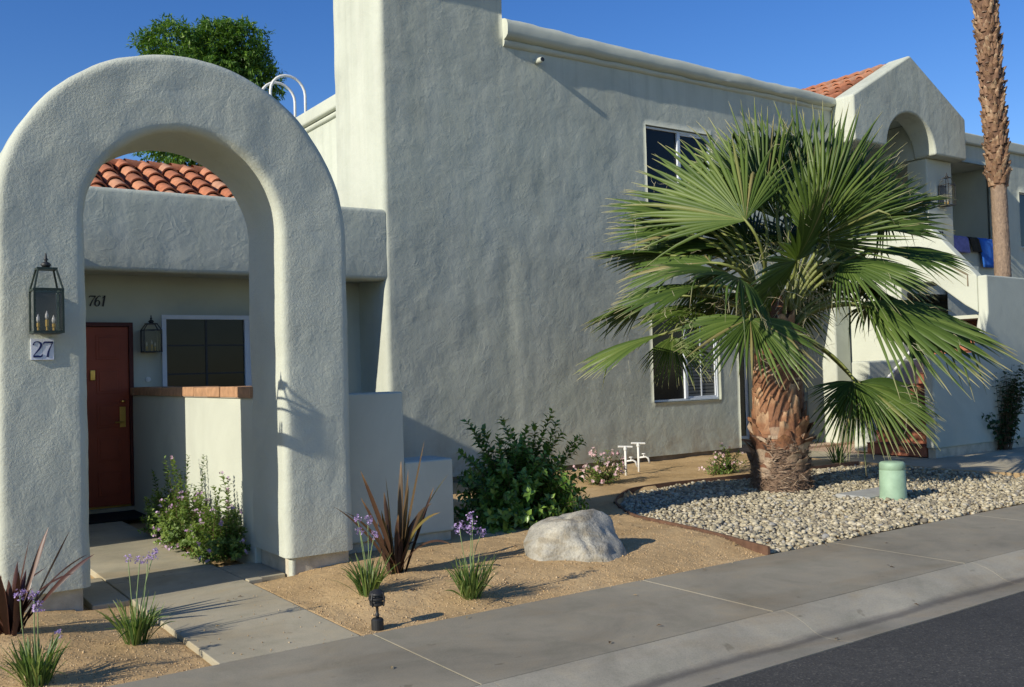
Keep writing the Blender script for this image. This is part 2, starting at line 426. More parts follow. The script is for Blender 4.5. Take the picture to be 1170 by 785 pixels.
class MB:
    def __init__(s):
        s.v, s.f, s.m, s.r = [], [], [], []
    def add(s, vs_, fs, m=0, rnd=0.5):
        k = len(s.v)
        s.v += [tuple(p) for p in vs_]
        s.r += [rnd] * len(vs_)
        s.f += [tuple(i + k for i in f) for f in fs]
        s.m += [m] * len(fs)
        return s
    def box(s, x0, x1, y0, y1, z0, z1, m=0, rnd=0.5):
        return s.add([(x0, y0, z0), (x1, y0, z0), (x1, y1, z0), (x0, y1, z0), (x0, y0, z1), (x1, y0, z1), (x1, y1, z1), (x0, y1, z1)],
                     [(0, 3, 2, 1), (4, 5, 6, 7), (0, 1, 5, 4), (1, 2, 6, 5), (2, 3, 7, 6), (3, 0, 4, 7)], m, rnd)
    def prism(s, poly, axis, a, b, m=0):
        """poly in the plane across the axis, (x,z) for 'y', (y,z) for 'x', (x,y) for 'z'"""
        def pt(p, q):
            return {'y': (p[0], q, p[1]), 'x': (q, p[0], p[1]), 'z': (p[0], p[1], q)}[axis]
        n = len(poly)
        vs_ = [pt(p, a) for p in poly] + [pt(p, b) for p in poly]
        fs = [tuple(range(n)), tuple(range(2 * n - 1, n - 1, -1))] + [(i, i + n, (i + 1) % n + n, (i + 1) % n) for i in range(n)]
        return s.add(vs_, fs, m)
    def tube(s, pts, rad, n=8, m=0, caps=True, rnd=0.5):
        pts = [Vector(p) for p in pts]
        if not isinstance(rad, (list, tuple)):
            rad = [rad] * len(pts)
        vs_, fs = [], []
        prev = None
        for i, p in enumerate(pts):
            t = (pts[min(i + 1, len(pts) - 1)] - pts[max(i - 1, 0)]).normalized()
            if prev is None:
                u = t.orthogonal().normalized()
            else:
                u = (prev - t * prev.dot(t)).normalized()
            prev = u
            w = t.cross(u)
            for k in range(n):
                a = 2 * math.pi * k / n
                vs_.append(p + (u * math.cos(a) + w * math.sin(a)) * rad[i])
        for i in range(len(pts) - 1):
            for k in range(n):
                fs.append((i * n + k, i * n + (k + 1) % n, (i + 1) * n + (k + 1) % n, (i + 1) * n + k))
        if caps:
            fs.append(tuple(range(n - 1, -1, -1)))
            fs.append(tuple((len(pts) - 1) * n + k for k in range(n)))
        return s.add(vs_, fs, m, rnd)
    def lathe(s, c, prof, n=20, m=0):
        vs_, fs = [], []
        for r_, z in prof:
            for k in range(n):
                a = 2 * math.pi * k / n
                vs_.append((c[0] + r_ * math.cos(a), c[1] + r_ * math.sin(a), c[2] + z))
        for i in range(len(prof) - 1):
            for k in range(n):
                fs.append((i * n + k, i * n + (k + 1) % n, (i + 1) * n + (k + 1) % n, (i + 1) * n + k))
        fs.append(tuple(range(n - 1, -1, -1)))
        fs.append(tuple((len(prof) - 1) * n + k for k in range(n)))
        return s.add(vs_, fs, m)
    def build(s, name, mats, parent=None, smooth=False, bevel=None, seg=2, rnd=False):
        me = bpy.data.meshes.new(name)
        root = parent
        off = Vector((0, 0, 0))
        while root is not None:
            off = off + root.location
            root = root.parent
        me.from_pydata([(p[0] - off.x, p[1] - off.y, p[2] - off.z) for p in s.v], [], s.f)
        me.polygons.foreach_set('material_index', s.m)
        if smooth:
            me.polygons.foreach_set('use_smooth', [True] * len(s.f))
        if rnd:
            a = me.attributes.new('rnd', 'FLOAT', 'POINT')
            a.data.foreach_set('value', s.r)
        me.update()
        o = bpy.data.objects.new(name, me)
        COL.objects.link(o)
        for m in (mats if isinstance(mats, (list, tuple)) else [mats]):
            me.materials.append(m)
        if parent is not None:
            o.parent = parent
        if bevel:
            b = o.modifiers.new('bevel', 'BEVEL')
            b.width = bevel
            b.segments = seg
            b.limit_method = 'ANGLE'
            b.harden_normals = False
            me.polygons.foreach_set('use_smooth', [True] * len(s.f))
            w = o.modifiers.new('wn', 'WEIGHTED_NORMAL')
            w.keep_sharp = True
        return o

def np_mesh(name, V, F, mats, parent=None, rnd=None, along=None, midx=None, smooth=True):
    """triangle or quad mesh from arrays, in world coordinates"""
    V = np.asarray(V, dtype=np.float32).copy()
    root = parent
    while root is not None:
        V -= np.array(root.location, dtype=np.float32)
        root = root.parent
    F = np.asarray(F, dtype=np.int32)
    k = F.shape[1]
    me = bpy.data.meshes.new(name)
    me.vertices.add(len(V))
    me.vertices.foreach_set('co', V.ravel())
    me.loops.add(F.size)
    me.loops.foreach_set('vertex_index', F.ravel())
    me.polygons.add(len(F))
    me.polygons.foreach_set('loop_start', np.arange(0, F.size, k, dtype=np.int32))
    if midx is not None:
        me.polygons.foreach_set('material_index', np.asarray(midx, dtype=np.int32))
    if smooth:
        me.polygons.foreach_set('use_smooth', np.ones(len(F), dtype=bool))
    for nm, arr in (('rnd', rnd), ('along', along)):
        if arr is not None:
            a = me.attributes.new(nm, 'FLOAT', 'POINT')
            a.data.foreach_set('value', np.asarray(arr, dtype=np.float32))
    me.update(calc_edges=True)
    me.validate()
    o = bpy.data.objects.new(name, me)
    COL.objects.link(o)
    for m in (mats if isinstance(mats, (list, tuple)) else [mats]):
        me.materials.append(m)
    if parent is not None:
        o.parent = parent
    return o

class QA:
    """collects quads with per-vertex rnd / along"""
    def __init__(s):
        s.V, s.F, s.r, s.a, s.m, s.n = [], [], [], [], [], 0
    def grid(s, P, rnd, along, m=0):
        """P: (rows, cols, 3)"""
        r_, c_ = P.shape[:2]
        idx = np.arange(r_ * c_).reshape(r_, c_) + s.n
        q = np.stack([idx[:-1, :-1], idx[:-1, 1:], idx[1:, 1:], idx[1:, :-1]], -1).reshape(-1, 4)
        s.V.append(P.reshape(-1, 3))
        s.F.append(q)
        s.r.append(np.broadcast_to(rnd, (r_, c_)).ravel())
        s.a.append(np.broadcast_to(along, (r_, c_)).ravel())
        s.m.append(np.full(len(q), m))
        s.n += r_ * c_
    def leaf(s, p, d, n, L, W, rnd, fold=0.25, curl=0.0, m=0):
        d = d / np.linalg.norm(d)
        sd_ = np.cross(d, n)
        sd_ /= (np.linalg.norm(sd_) + 1e-9)
        n2 = np.cross(sd_, d)
        P = np.array([[p, p, p],
                      [p + d * L * .45 - sd_ * W * .5 + n2 * W * fold, p + d * L * .45, p + d * L * .45 + sd_ * W * .5 + n2 * W * fold],
                      [p + d * L - n2 * curl * L] * 3])
        s.grid(P, rnd, np.array([[0.], [.5], [1.]]), m)
    def build(s, name, mats, parent=None, smooth=False):
        return np_mesh(name, np.concatenate(s.V), np.concatenate(s.F), mats, parent, np.concatenate(s.r), np.concatenate(s.a), np.concatenate(s.m), smooth)

def unit(v):
    v = np.asarray(v, float)
    return v / (np.linalg.norm(v) + 1e-12)

def structure(o):
    o['kind'] = 'structure'
    return o

def ramp01(t):
    t = min(1.0, max(0.0, t))
    return t * t * (3 - 2 * t)

def lump(x, y, z, amp):
    a = mnoise.noise(Vector((x * 1.3, y * 1.3, z * 1.3)))
    b = mnoise.noise(Vector((x * 4.1 + 7, y * 4.1, z * 3.1)))
    c = mnoise.noise(Vector((x * 9.5, y * 9.5 + 3, z * 8.0)))
    h = amp * (0.5 * a + 0.35 * b + 0.2 * c)
    if amp == 0.016 and y < 11.3:      # an old plaster repair stands slightly proud of the wall
        e = 0.04 * mnoise.noise(Vector((x * 2, 5, z * 2)))
        h += 0.011 * ramp01((x + e - 7.80) / 0.12) * (1 - ramp01((x + e - 8.1) / 2.2)) * (1 - ramp01((z + e - 3.22) / 0.10))
    return h

def profile_sheet(name, st, zs, hole, mat, parent, amp=0.012, reveal=None):
    """plaster skin: stations (x, y, nx, ny) along a plan line, heights zs; hole(xm, zm) leaves an opening whose edges turn in by reveal"""
    ns, nzs = len(st), len(zs)
    idx = {}
    V, F = [], []
    def vid(i, j):
        if (i, j) not in idx:
            x, y, nx, ny = st[i]
            h = lump(x, y, zs[j], amp)
            idx[(i, j)] = len(V)
            V.append((x + nx * h, y + ny * h, zs[j]))
        return idx[(i, j)]
    solid = {}
    for i in range(ns - 1):
        for j in range(nzs - 1):
            xm, ym, zm = (st[i][0] + st[i + 1][0]) / 2, (st[i][1] + st[i + 1][1]) / 2, (zs[j] + zs[j + 1]) / 2
            solid[(i, j)] = not (hole and hole(xm, ym, zm))
            if solid[(i, j)]:
                F.append((vid(i, j), vid(i + 1, j), vid(i + 1, j + 1), vid(i, j + 1)))
    if reveal:
        inner = {}
        def iv(i, j):
            if (i, j) not in inner:
                x, y, nx, ny = st[i]
                inner[(i, j)] = len(V)
                V.append((x - nx * reveal, y - ny * reveal, zs[j]))
            return inner[(i, j)]
        for (i, j), so in solid.items():
            if so:
                continue
            for (di, dj, e) in ((-1, 0, ((i, j), (i, j + 1))), (1, 0, ((i + 1, j + 1), (i + 1, j))), (0, -1, ((i + 1, j), (i, j))), (0, 1, ((i, j + 1), (i + 1, j + 1)))):
                if solid.get((i + di, j + dj), False):
                    (a, b) = e
                    F.append((vid(*a), vid(*b), iv(*b), iv(*a)))
    return np_mesh(name, np.array(V), np.array(F), mat, parent)

def steps(a, b, d, marks=()):
    pts = sorted(set([a, b] + [m for m in marks if a < m < b]))
    out = []
    for p, q in zip(pts[:-1], pts[1:]):
        n = max(1, int(round((q - p) / d)))
        out += [p + (q - p) * k / n for k in range(n)]
    return out + [b]

def line_st(p, q, d, marks=()):
    """stations on a straight run in X or Y, normal to the right-hand outside"""
    L = math.hypot(q[0] - p[0], q[1] - p[1])
    t = ((q[0] - p[0]) / L, (q[1] - p[1]) / L)
    n = (t[1], -t[0])
    return [(p[0] + t[0] * s, p[1] + t[1] * s, n[0], n[1]) for s in steps(0, L, d, marks)]

def arc_st(c, r, a0, a1, n=6):
    return [(c[0] + r * math.cos(a), c[1] + r * math.sin(a), math.cos(a), math.sin(a)) for a in [a0 + (a1 - a0) * k / n for k in range(n + 1)]]

# strokes for numerals: points (x, y, width) in a box one unit high
GLYPH = {
 '2': [[(0.06, 0.76, 0.10), (0.10, 0.90, 0.06), (0.25, 0.985, 0.05), (0.42, 0.93, 0.09), (0.50, 0.78, 0.13), (0.44, 0.60, 0.12), (0.28, 0.38, 0.08), (0.12, 0.18, 0.05), (0.05, 0.07, 0.05)], [(0.04, 0.055, 0.11), (0.30, 0.055, 0.13), (0.50, 0.06, 0.11), (0.56, 0.20, 0.03)]],
 '7': [[(0.03, 0.80, 0.03), (0.06, 0.93, 0.10), (0.30, 0.935, 0.12), (0.56, 0.94, 0.11)], [(0.555, 0.95, 0.05), (0.42, 0.66, 0.06), (0.30, 0.36, 0.10), (0.24, 0.02, 0.13)]],
 '6': [[(0.46, 0.90, 0.08), (0.34, 0.97, 0.06), (0.18, 0.82, 0.11), (0.09, 0.52, 0.14), (0.10, 0.22, 0.13), (0.27, 0.03, 0.06), (0.44, 0.14, 0.11), (0.47, 0.36, 0.12), (0.34, 0.55, 0.07), (0.18, 0.50, 0.06), (0.11, 0.36, 0.06)]],
 '1': [[(0.12, 0.80, 0.05), (0.26, 0.95, 0.07), (0.28, 0.98, 0.13), (0.28, 0.50, 0.14), (0.28, 0.02, 0.13)]],
 '4': [[(0.42, 0.0, 0.12), (0.42, 0.98, 0.12)], [(0.40, 0.95, 0.06), (0.04, 0.32, 0.06)], [(0.03, 0.30, 0.08), (0.56, 0.30, 0.08)]],
 '3': [[(0.08, 0.84, 0.08), (0.24, 0.97, 0.06), (0.44, 0.86, 0.12), (0.40, 0.62, 0.10), (0.22, 0.53, 0.06), (0.44, 0.42, 0.11), (0.48, 0.20, 0.13), (0.26, 0.03, 0.07), (0.06, 0.14, 0.09)]],
}

def numerals(mb, text, x, y, z, h, step=0.6, shear=0.0, depth=0.006, m=0):
    """raised numerals on a wall that faces -Y"""
    lay = 0
    for ch in text:
        for stroke in GLYPH.get(ch, []):
            pts = [Vector((p[0] + shear * p[1], p[1])) for p in stroke]
            # smooth the stroke
            sm, sw = [], []
            for i in range(len(pts) - 1):
                p0, p1, p2, p3 = pts[max(i - 1, 0)], pts[i], pts[i + 1], pts[min(i + 2, len(pts) - 1)]
                for k in range(4):
                    t = k / 4
                    sm.append(0.5 * ((2 * p1) + (p2 - p0) * t + (2 * p0 - 5 * p1 + 4 * p2 - p3) * t * t + (3 * p1 - p0 - 3 * p2 + p3) * t ** 3) if len(pts) > 2 else p1.lerp(p2, t))
                    sw.append(stroke[i][2] * (1 - t) + stroke[i + 1][2] * t)
            sm.append(pts[-1]); sw.append(stroke[-1][2])
            n = len(sm)
            lay += 1
            dd = depth + 0.0004 * (lay % 5)
            vs_ = []
            for i in range(n):
                t = (sm[min(i + 1, n - 1)] - sm[max(i - 1, 0)]).normalized()
                nn = Vector((-t.y, t.x)) * sw[i] * 0.5
                for q in (sm[i] + nn, sm[i] - nn):
                    vs_.append((x + q.x * h, y - dd, z + q.y * h))
                for q in (sm[i] + nn, sm[i] - nn):
                    vs_.append((x + q.x * h, y, z + q.y * h))
            fs = []
            for i in range(n - 1):
                a, b = i * 4, i * 4 + 4
                fs += [(a, a + 1, b + 1, b), (a + 2, a, b, b + 2), (a + 1, a + 3, b + 3, b + 1)]
            fs += [(0, 2, 3, 1), (4 * n - 4, 4 * n - 3, 4 * n - 1, 4 * n - 2)]
            mb.add(vs_, fs, m)
        x += step * h * (0.7 if ch == ' ' else 1)

# ================================================================ THE GROUND
PX0, PX1 = 1.656, 2.50          # entry path
KX = [2.57 + 2.165 * k for k in range(-9, 16)]

mb = MB()
mb.box(-120, 160, -90, 160, -0.6, -0.20)
structure(mb.build('ground', M['soil']))
mb = MB()
mb.box(-60, 90, -7.5, 3.52, -0.19, -0.095)
structure(mb.build('road', M['asphalt']))

# rolled kerb and gutter, one length between joints after another
mb = MB()
KP = [(4.045, -0.18), (4.045, -0.002), (4.00, -0.006), (3.93, -0.022), (3.86, -0.052), (3.80, -0.086), (3.76, -0.100), (3.70, -0.104), (3.60, -0.098), (3.525, -0.090), (3.525, -0.18)]
for a, b in zip(KX[:-1], KX[1:]):
    n = 8
    x0, x1 = a + 0.07 + 0.0022, b + 0.07 - 0.0022
    vs_, fs = [], []
    for i in range(n + 1):
        x = x0 + (x1 - x0) * i / n
        for (y, z) in KP:
            vs_.append((x, y + 0.006 * mnoise.noise(Vector((x * 0.9, 3, 0))) * (1 if y < 4 else 0), z + 0.003 * mnoise.noise(Vector((x * 1.7, y * 4, 0)))))
    k = len(KP)
    for i in range(n):
        for j in range(k - 1):
            fs.append((i * k + j, (i + 1) * k + j, (i + 1) * k + j + 1, i * k + j + 1))
    fs += [tuple(range(k)), tuple(n * k + j for j in range(k - 1, -1, -1))]
    mb.add(vs_, fs)
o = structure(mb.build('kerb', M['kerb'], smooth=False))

mb = MB()
for a, b in zip(KX[:-1], KX[1:]):
    mb.box(a + 0.0035, b - 0.0035, 4.053, 5.245, -0.12, 0.0)
structure(mb.build('sidewalk', M['walk'], bevel=0.005))

mb = MB()
JY = [5.253, 6.52, 7.835, 9.2, 10.5, 11.95]
for a, b in zip(JY[:-1], JY[1:]):
    mb.box(PX0, PX1, a + 0.004, b - 0.004, -0.12, 0.0)
mb.box(1.40, PX0 - 0.008, 7.20, 8.18, -0.12, -0.004)
mb.box(PX1 + 0.008, 2.835, 7.29, 7.92, -0.12, -0.002)
mb.box(PX1 + 0.008, 2.62, 7.20, 7.282, -0.12, 0.006)
structure(mb.build('path', M['path'], bevel=0.007))

# second walk, to the stairs
mb = MB()
for a, b in zip([5.253, 6.5, 7.7, 8.9, 10.1], [6.5, 7.7, 8.9, 10.1, 11.15]):
    mb.box(12.25, 13.75, a + 0.004, b - 0.004, -0.12, -0.001)
mb.box(13.758, 18.0, 7.25, 8.49, -0.12, -0.003)
structure(mb.build('path', M['path'], bevel=0.007))

def in_gravel_poly(x, y):
    poly = GRAVEL
    c = False
    j = len(poly) - 1
    for i in range(len(poly)):
        xi, yi = poly[i]; xj, yj = poly[j]
        if (yi > y) != (yj > y) and x < (xj - xi) * (y - yi) / (yj - yi) + xi:
            c = not c
        j = i
    return c
EDGE = [(6.12, 5.25), (6.23, 5.7), (6.347, 6.233), (6.43, 6.7), (6.50, 7.25), (6.69, 7.66), (6.97, 8.10), (7.40, 8.53), (7.95, 8.90), (8.75, 8.95), (9.63, 8.85), (10.6, 8.80), (11.6, 8.78), (12.24, 8.77)]
GRAVEL = EDGE + [(12.24, 5.25)]

def smooth(t):
    t = min(1, max(0, t))
    return t * t * (3 - 2 * t)
def ground_h(x, y):
    d = 9
    if y < 5.25 or PX0 <= x <= PX1:
        return -0.045
    d = min(y - 5.25, abs(x - PX0) if x < PX0 else abs(x - PX1))
    left = x < PX0
    base = -0.035 if left else -0.012
    h = base + 0.055 * smooth((d - 0.05) / 0.7)
    if 1.3 < x < 2.9 and y > 7.15:
        return -0.05
    d2 = abs(y - 11.2)
    h += 0.018 * mnoise.noise(Vector((x * 1.1, y * 1.1, 0))) * smooth(d / 0.4)
    h += 0.007 * mnoise.noise(Vector((x * 5, y * 5, 4))) + 0.004 * mnoise.noise(Vector((x * 15, y * 15, 9)))
    for (cx, cy, rr, hh) in ((3.36, 6.39, 0.32, 0.03), (2.94, 6.05, 0.25, 0.025), (3.44, 5.5, 0.25, 0.025), (1.40, 5.98, 0.25, 0.03), (0.79, 5.5, 0.25, 0.03), (0.8, 6.49, 0.3, 0.03), (4.95, 6.15, 0.62, 0.02)):
        q = math.hypot(x - cx, y - cy) / rr
        if q < 2:
            h += hh * math.exp(-q * q * 1.5)
    if in_gravel_poly(x, y):
        h = min(h, -0.012)
    return h

def height_sheet(name, x0, x1, y0, y1, d, mat):
    nx, ny = int((x1 - x0) / d) + 1, int((y1 - y0) / d) + 1
    xs, ys = np.linspace(x0, x1, nx), np.linspace(y0, y1, ny)
    V = np.array([(x, y, ground_h(x, y)) for y in ys for x in xs])
    idx = np.arange(nx * ny).reshape(ny, nx)
    F = np.stack([idx[:-1, :-1], idx[:-1, 1:], idx[1:, 1:], idx[1:, :-1]], -1).reshape(-1, 4)
    return structure(np_mesh(name, V, F, mat))
height_sheet('sand_bed', -0.4, 6.6, 5.2, 8.2, 0.03, M['sand'])
height_sheet('sand_bed', -9.0, -0.4, 5.2, 11.2, 0.15, M['sand'])
height_sheet('sand_bed', -0.4, 12.3, 8.2, 11.35, 0.06, M['sand'])
height_sheet('sand_bed', 6.6, 12.3, 5.2, 8.2, 0.1, M['sand'])
mb = MB()
mb.box(13.77, 19.0, 8.5, 13.0, -0.15, -0.02)
mb.box(12.3, 12.42, 8.9, 11.2, -0.15, 0.03)
structure(mb.build('soil_bed', M['pinkgrit']))
mb = MB()
mb.box(12.52, 15.9, 11.16, 12.5, -0.15, 0.02)
structure(mb.build('soil_bed', M['pinkgrit']))

# ================================================================ HOUSE
WY = 11.2
house = empty('house', (9.0, 11.2, 0.0), 'two storey cream stucco house with chimney tower, red tiled porch roof and gabled portico', 'house')

# ---- front skin of the tower and of the two storey wall
UX0, UX1, UZ0, UZ1 = 10.49, 12.0, 4.0, 5.39
LX0, LX1, LZ0, LZ1 = 10.49, 12.01, 0.955, 2.36
r = 0.07
st = line_st((5.81, 12.62), (5.81, WY + r), 0.12)
st += arc_st((5.81 + r, WY + r), r, math.pi, 1.5 * math.pi, 6)[1:]
xm = [7.77, UX0, UX1, LX1, 12.46, 12.9, 14.2]
s0 = 5.81 + r
st += line_st((s0, WY), (15.2, WY), 0.075, [x - s0 for x in xm])[1:]
zs = steps(0.12, 7.05, 0.085, [UZ0, UZ1, LZ0, LZ1, 2.80, 2.85, 6.27, 3.4, 5.6])
def front_hole(x, y, z):
    if y > WY + r * 0.9:
        return False
    if x > 7.77 and z > 6.27:
        return True
    if UX0 < x < UX1 and UZ0 < z < UZ1:
        return True
    if LX0 < x < LX1 and LZ0 < z < LZ1:
        return True
    if x > 12.46 and z < 2.85:
        return True
    return False
profile_sheet('wall', st, zs, front_hole, M['stucco'], house, 0.016, 0.07)
# return face at the end of the ground floor wall
st = arc_st((12.46 - 0.05, WY + 0.05), 0.05, 1.5 * math.pi, 2 * math.pi, 4) + line_st((12.46, WY + 0.05), (12.46, 12.45), 0.15)[1:]
profile_sheet('wall', [(x + 0.012, y + 0.004, a, b) for x, y, a, b in st], steps(0.12, 2.84, 0.15), None, M['stucco'], house, 0.01)

mb = MB()   # the hidden mass behind the skins
mb.box(5.90, 7.768, 11.30, 12.60, 0.0, 7.04)
mb.box(7.35, 10.40, 11.32, 21, 0.0, 6.22)
mb.box(10.40, 12.10, 11.42, 21, 0.0, 6.22)
mb.box(12.10, 12.40, 11.32, 21, 0.0, 6.22)
mb.box(12.40, 26.0, 13.3, 21, 0.0, 6.2)
mb.box(12.40, 15.16, 11.30, 13.3, 5.65, 6.2)
mb.box(12.48, 20.84, 11.26, 13.3, 2.86, 3.25)
mb.box(20.9, 26.0, 11.40, 13.3, 0.0, 6.2)
mb.box(-6.0, 7.34, 12.9, 19, 0.0, 3.6)
mb.build('rear_wall', M['stucco_smooth'], house)

# lit side wall behind the tower with its coping
st = line_st((7.33, 21), (7.33, 12.62), 0.3)
profile_sheet('wall', st, steps(3.2, 6.3, 0.3), None, M['stucco'], house, 0.01)
mb = MB()
mb.box(7.20, 7.62, 12.63, 21.0, 6.30, 6.56)
mb.box(7.27, 7.60, 12.63, 21.0, 6.20, 6.297)
mb.build('coping', M['stucco_smooth'], house, bevel=0.05, seg=3)

# chimney cap
mb = MB()
mb.box(5.70, 7.88, 11.10, 12.72, 7.03, 7.30)
mb.box(5.95, 7.62, 11.35, 12.46, 7.30, 7.62)
mb.build('chimney_cap', M['stucco_smooth'], house, bevel=0.05, seg=3)

# footing under the stucco
mb = MB()
mb.box(5.84, 12.44, 11.235, 11.30, -0.12, 0.16)
mb.box(12.38, 12.44, 11.30, 12.4, -0.12, 0.16)
mb.build('footing', M['footing'], house)

# rounded coping along the two storey parapet
def coping(x0, x1, za, zb, parent, y=WY):
    prof = [(0.10, -0.10), (0.004, -0.10), (-0.035, -0.075), (-0.048, -0.045), (-0.048, -0.012), (-0.030, 0.002), (-0.085, 0.022), (-0.125, 0.055), (-0.135, 0.11), (-0.130, 0.20), (-0.110, 0.26), (-0.070, 0.300), (-0.01, 0.318), (0.35, 0.322)]
    n = max(2, int((x1 - x0) / 0.12))
    V, F = [], []
    k = len(prof)
    for i in range(n + 1):
        t = i / n
        x = x0 + (x1 - x0) * t
        sc = (za + (zb - za) * t) / 0.322
        for (dy, dz) in prof:
            w = 0.014 * mnoise.noise(Vector((x * 1.6, dy * 5, dz * 6))) + 0.009 * mnoise.noise(Vector((x * 6, dy * 9, dz * 9)))
            V.append((x, y + dy - w * (1 if dy < 0.05 else 0), 6.27 + dz * sc + w))
    for i in range(n):
        for j in range(k - 1):
            F.append((i * k + j, i * k + j + 1, (i + 1) * k + j + 1, (i + 1) * k + j))
    mb = MB().add(V, F)
    mb.add([V[j] for j in range(k)], [tuple(range(k - 1, -1, -1))])
    mb.add([V[n * k + j] for j in range(k)], [tuple(range(k))])
    o = mb.build('coping', M['stucco_smooth'], parent, smooth=True)
    e = o.modifiers.new('e', 'EDGE_SPLIT'); e.split_angle = R(50)
    return o
coping(7.772, 15.19, 0.315, 0.20, house)

# drain spout
mb = MB()
mb.tube([(8.365, 11.24, 6.055), (8.365, 11.05, 6.045)], 0.042, 14, 0)
mb.tube([(8.365, 11.0512, 6.045), (8.365, 11.0475, 6.045)], 0.032, 14, 1)
mb.build('drain_spout', [M['stucco_smooth'], M['black']], house, smooth=False)

# ---- windows
def window(x0, x1, z0, z1, y, mull=0.5, panes=('dark_glass', 'dark_glass'), fw=0.034, parent=house, blinds=False):
    mb = MB()
    mb.box(x0, x1, y, y + 0.05, z0, z0 + fw)
    mb.box(x0, x1, y, y + 0.05, z1 - fw, z1)
    mb.box(x0, x0 + fw, y, y + 0.05, z0 + fw, z1 - fw)
    mb.box(x1 - fw, x1, y, y + 0.05, z0 + fw, z1 - fw)
    xm_ = x0 + (x1 - x0) * mull
    mb.box(xm_ - 0.028, xm_ + 0.028, y - 0.006, y + 0.05, z0 + fw, z1 - fw)
    # sash rails inside the right half
    a, b = xm_ + 0.028, x1 - fw
    for (q0, q1, w0, w1) in ((a, a + 0.03, z0 + fw, z1 - fw), (b - 0.03, b, z0 + fw, z1 - fw), (a + 0.03, b - 0.03, z0 + fw, z0 + fw + 0.03), (a + 0.03, b - 0.03, z1 - fw - 0.03, z1 - fw)):
        mb.box(q0, q1, y + 0.012, y + 0.048, w0, w1)
    w = mb.build('window', M['frame'], parent, bevel=0.004)
    MB().box(x0 + fw, xm_ - 0.028, y + 0.030, y + 0.036, z0 + fw, z1 - fw).build('pane', M[panes[0]], w)
    if blinds:
        g = MB()
        n = int((z1 - z0 - 2 * fw - 0.06) / 0.055)
        for k in range(n):
            z = z0 + fw + 0.03 + 0.055 * k
            g.box(a + 0.031, b - 0.031, y + 0.030, y + 0.036, z, z + 0.043, 0)
        g.box(a + 0.031, b - 0.031, y + 0.037, y + 0.040, z0 + fw + 0.03, z1 - fw - 0.03, 1)
        g.box((a + b) / 2 - 0.012, (a + b) / 2 + 0.012, y + 0.02, y + 0.029, z0 + fw + 0.03, z1 - fw - 0.03, 2)
        g.build('pane', [M['blinds_glass'], M['dark_glass'], M['frame']], w)
    else:
        MB().box(a + 0.03, b - 0.03, y + 0.028, y + 0.034, z0 + fw + 0.03, z1 - fw - 0.03).build('pane', M[panes[1]], w)
    return w
window(UX0 + 0.01, UX1 - 0.01, UZ0 + 0.01, UZ1 - 0.01, WY + 0.045)
window(LX0 + 0.01, LX1 - 0.01, LZ0 + 0.01, LZ1 - 0.01, WY + 0.045, panes=('dark_glass', 'blinds_glass'), blinds=True)

# ---- porch: beam, soffit, back wall, door, window
st = line_st((-6.0, WY + 0.006), (5.83, WY + 0.006), 0.12)
def band(name, x0, x1, prof, d=0.12, amp=0.012, mat='stucco', parent=house):
    """a wall band with a rounded section (y, z) swept along X"""
    n = max(2, int((x1 - x0) / d))
    V, F = [], []
    k = len(prof)
    for i in range(n + 1):
        x = x0 + (x1 - x0) * i / n
        for (y, z) in prof:
            h = lump(x, y * 0.3, z, amp)
            V.append((x, y - h, z + h * 0.4))
    for i in range(n):
        for j in range(k - 1):
            F.append((i * k + j, i * k + j + 1, (i + 1) * k + j + 1, (i + 1) * k + j))
    mb = MB().add(V, F)
    mb.add([V[j] for j in range(k)], [tuple(range(k - 1, -1, -1))])
    mb.add([V[n * k + j] for j in range(k)], [tuple(range(k))])
    return mb.build(name, M[mat], parent, smooth=True)
def arcp(cy, cz, r, a0, a1, n=4):
    return [(cy + r * math.cos(R(a0 + (a1 - a0) * k / n)), cz + r * math.sin(R(a0 + (a1 - a0) * k / n))) for k in range(n + 1)]
bp = [(11.50, 2.765)] + arcp(WY + 0.065, 2.82, 0.055, 270, 180) + [(WY + 0.01, 2.82 + 0.14 * k) for k in range(1, 6)] + arcp(WY + 0.07, 3.64, 0.06, 180, 90) + [(11.50, 3.70), (11.52, 3.60)]
band('porch_beam', -6.0, 5.83, bp)
# soffit and back wall
mb = MB()
mb.box(-6.0, 5.82, 11.50, 12.9, 2.80, 2.92)
mb.build('soffit', M['stucco_smooth'], house)
DX0, DX1, DZ1 = 1.86, 2.83, 2.24
VX0, VX1, VZ0, VZ1 = 3.17, 5.25, 1.25, 2.325
st = line_st((0.9, 12.0), (5.84, 12.0), 0.2, [DX0 - 0.9, DX1 - 0.9, VX0 - 0.9, VX1 - 0.9])
profile_sheet('porch_wall', st, steps(-0.05, 2.82, 0.2, [0.06, DZ1, VZ0, VZ1]),
              lambda x, y, z: (DX0 < x < DX1 and 0.06 < z < DZ1) or (VX0 < x < VX1 and VZ0 < z < VZ1), M['stucco_smooth'], house, 0.004, 0.06)
MB().box(0.9, 5.84, 12.075, 12.5, 0.0, 2.8).build('rear_wall', M['stucco_smooth'], house)
pw = window(VX0 - 0.01, VX1 + 0.01, VZ0, VZ1 + 0.01, 11.975, fw=0.055)
mb = MB()
mb.box(3.69, 3.715, 11.996, 12.004, VZ0 + 0.06, VZ1 - 0.05)
for z in (1.6, 1.95):
    mb.box(3.23, 3.689, 11.997, 12.003, z, z + 0.018)
    mb.box(3.716, 4.17, 11.997, 12.003, z, z + 0.018)
mb.build('muntin', M['muntin'], pw)
mb = MB()
mb.box(DX0 + 0.001, DX0 + 0.05, 11.985, 12.06, 0.062, DZ1 - 0.05)
mb.box(DX1 - 0.05, DX1 - 0.001, 11.985, 12.06, 0.062, DZ1 - 0.05)
mb.box(DX0 + 0.001, DX1 - 0.001, 11.985, 12.06, DZ1 - 0.05, DZ1 - 0.001)
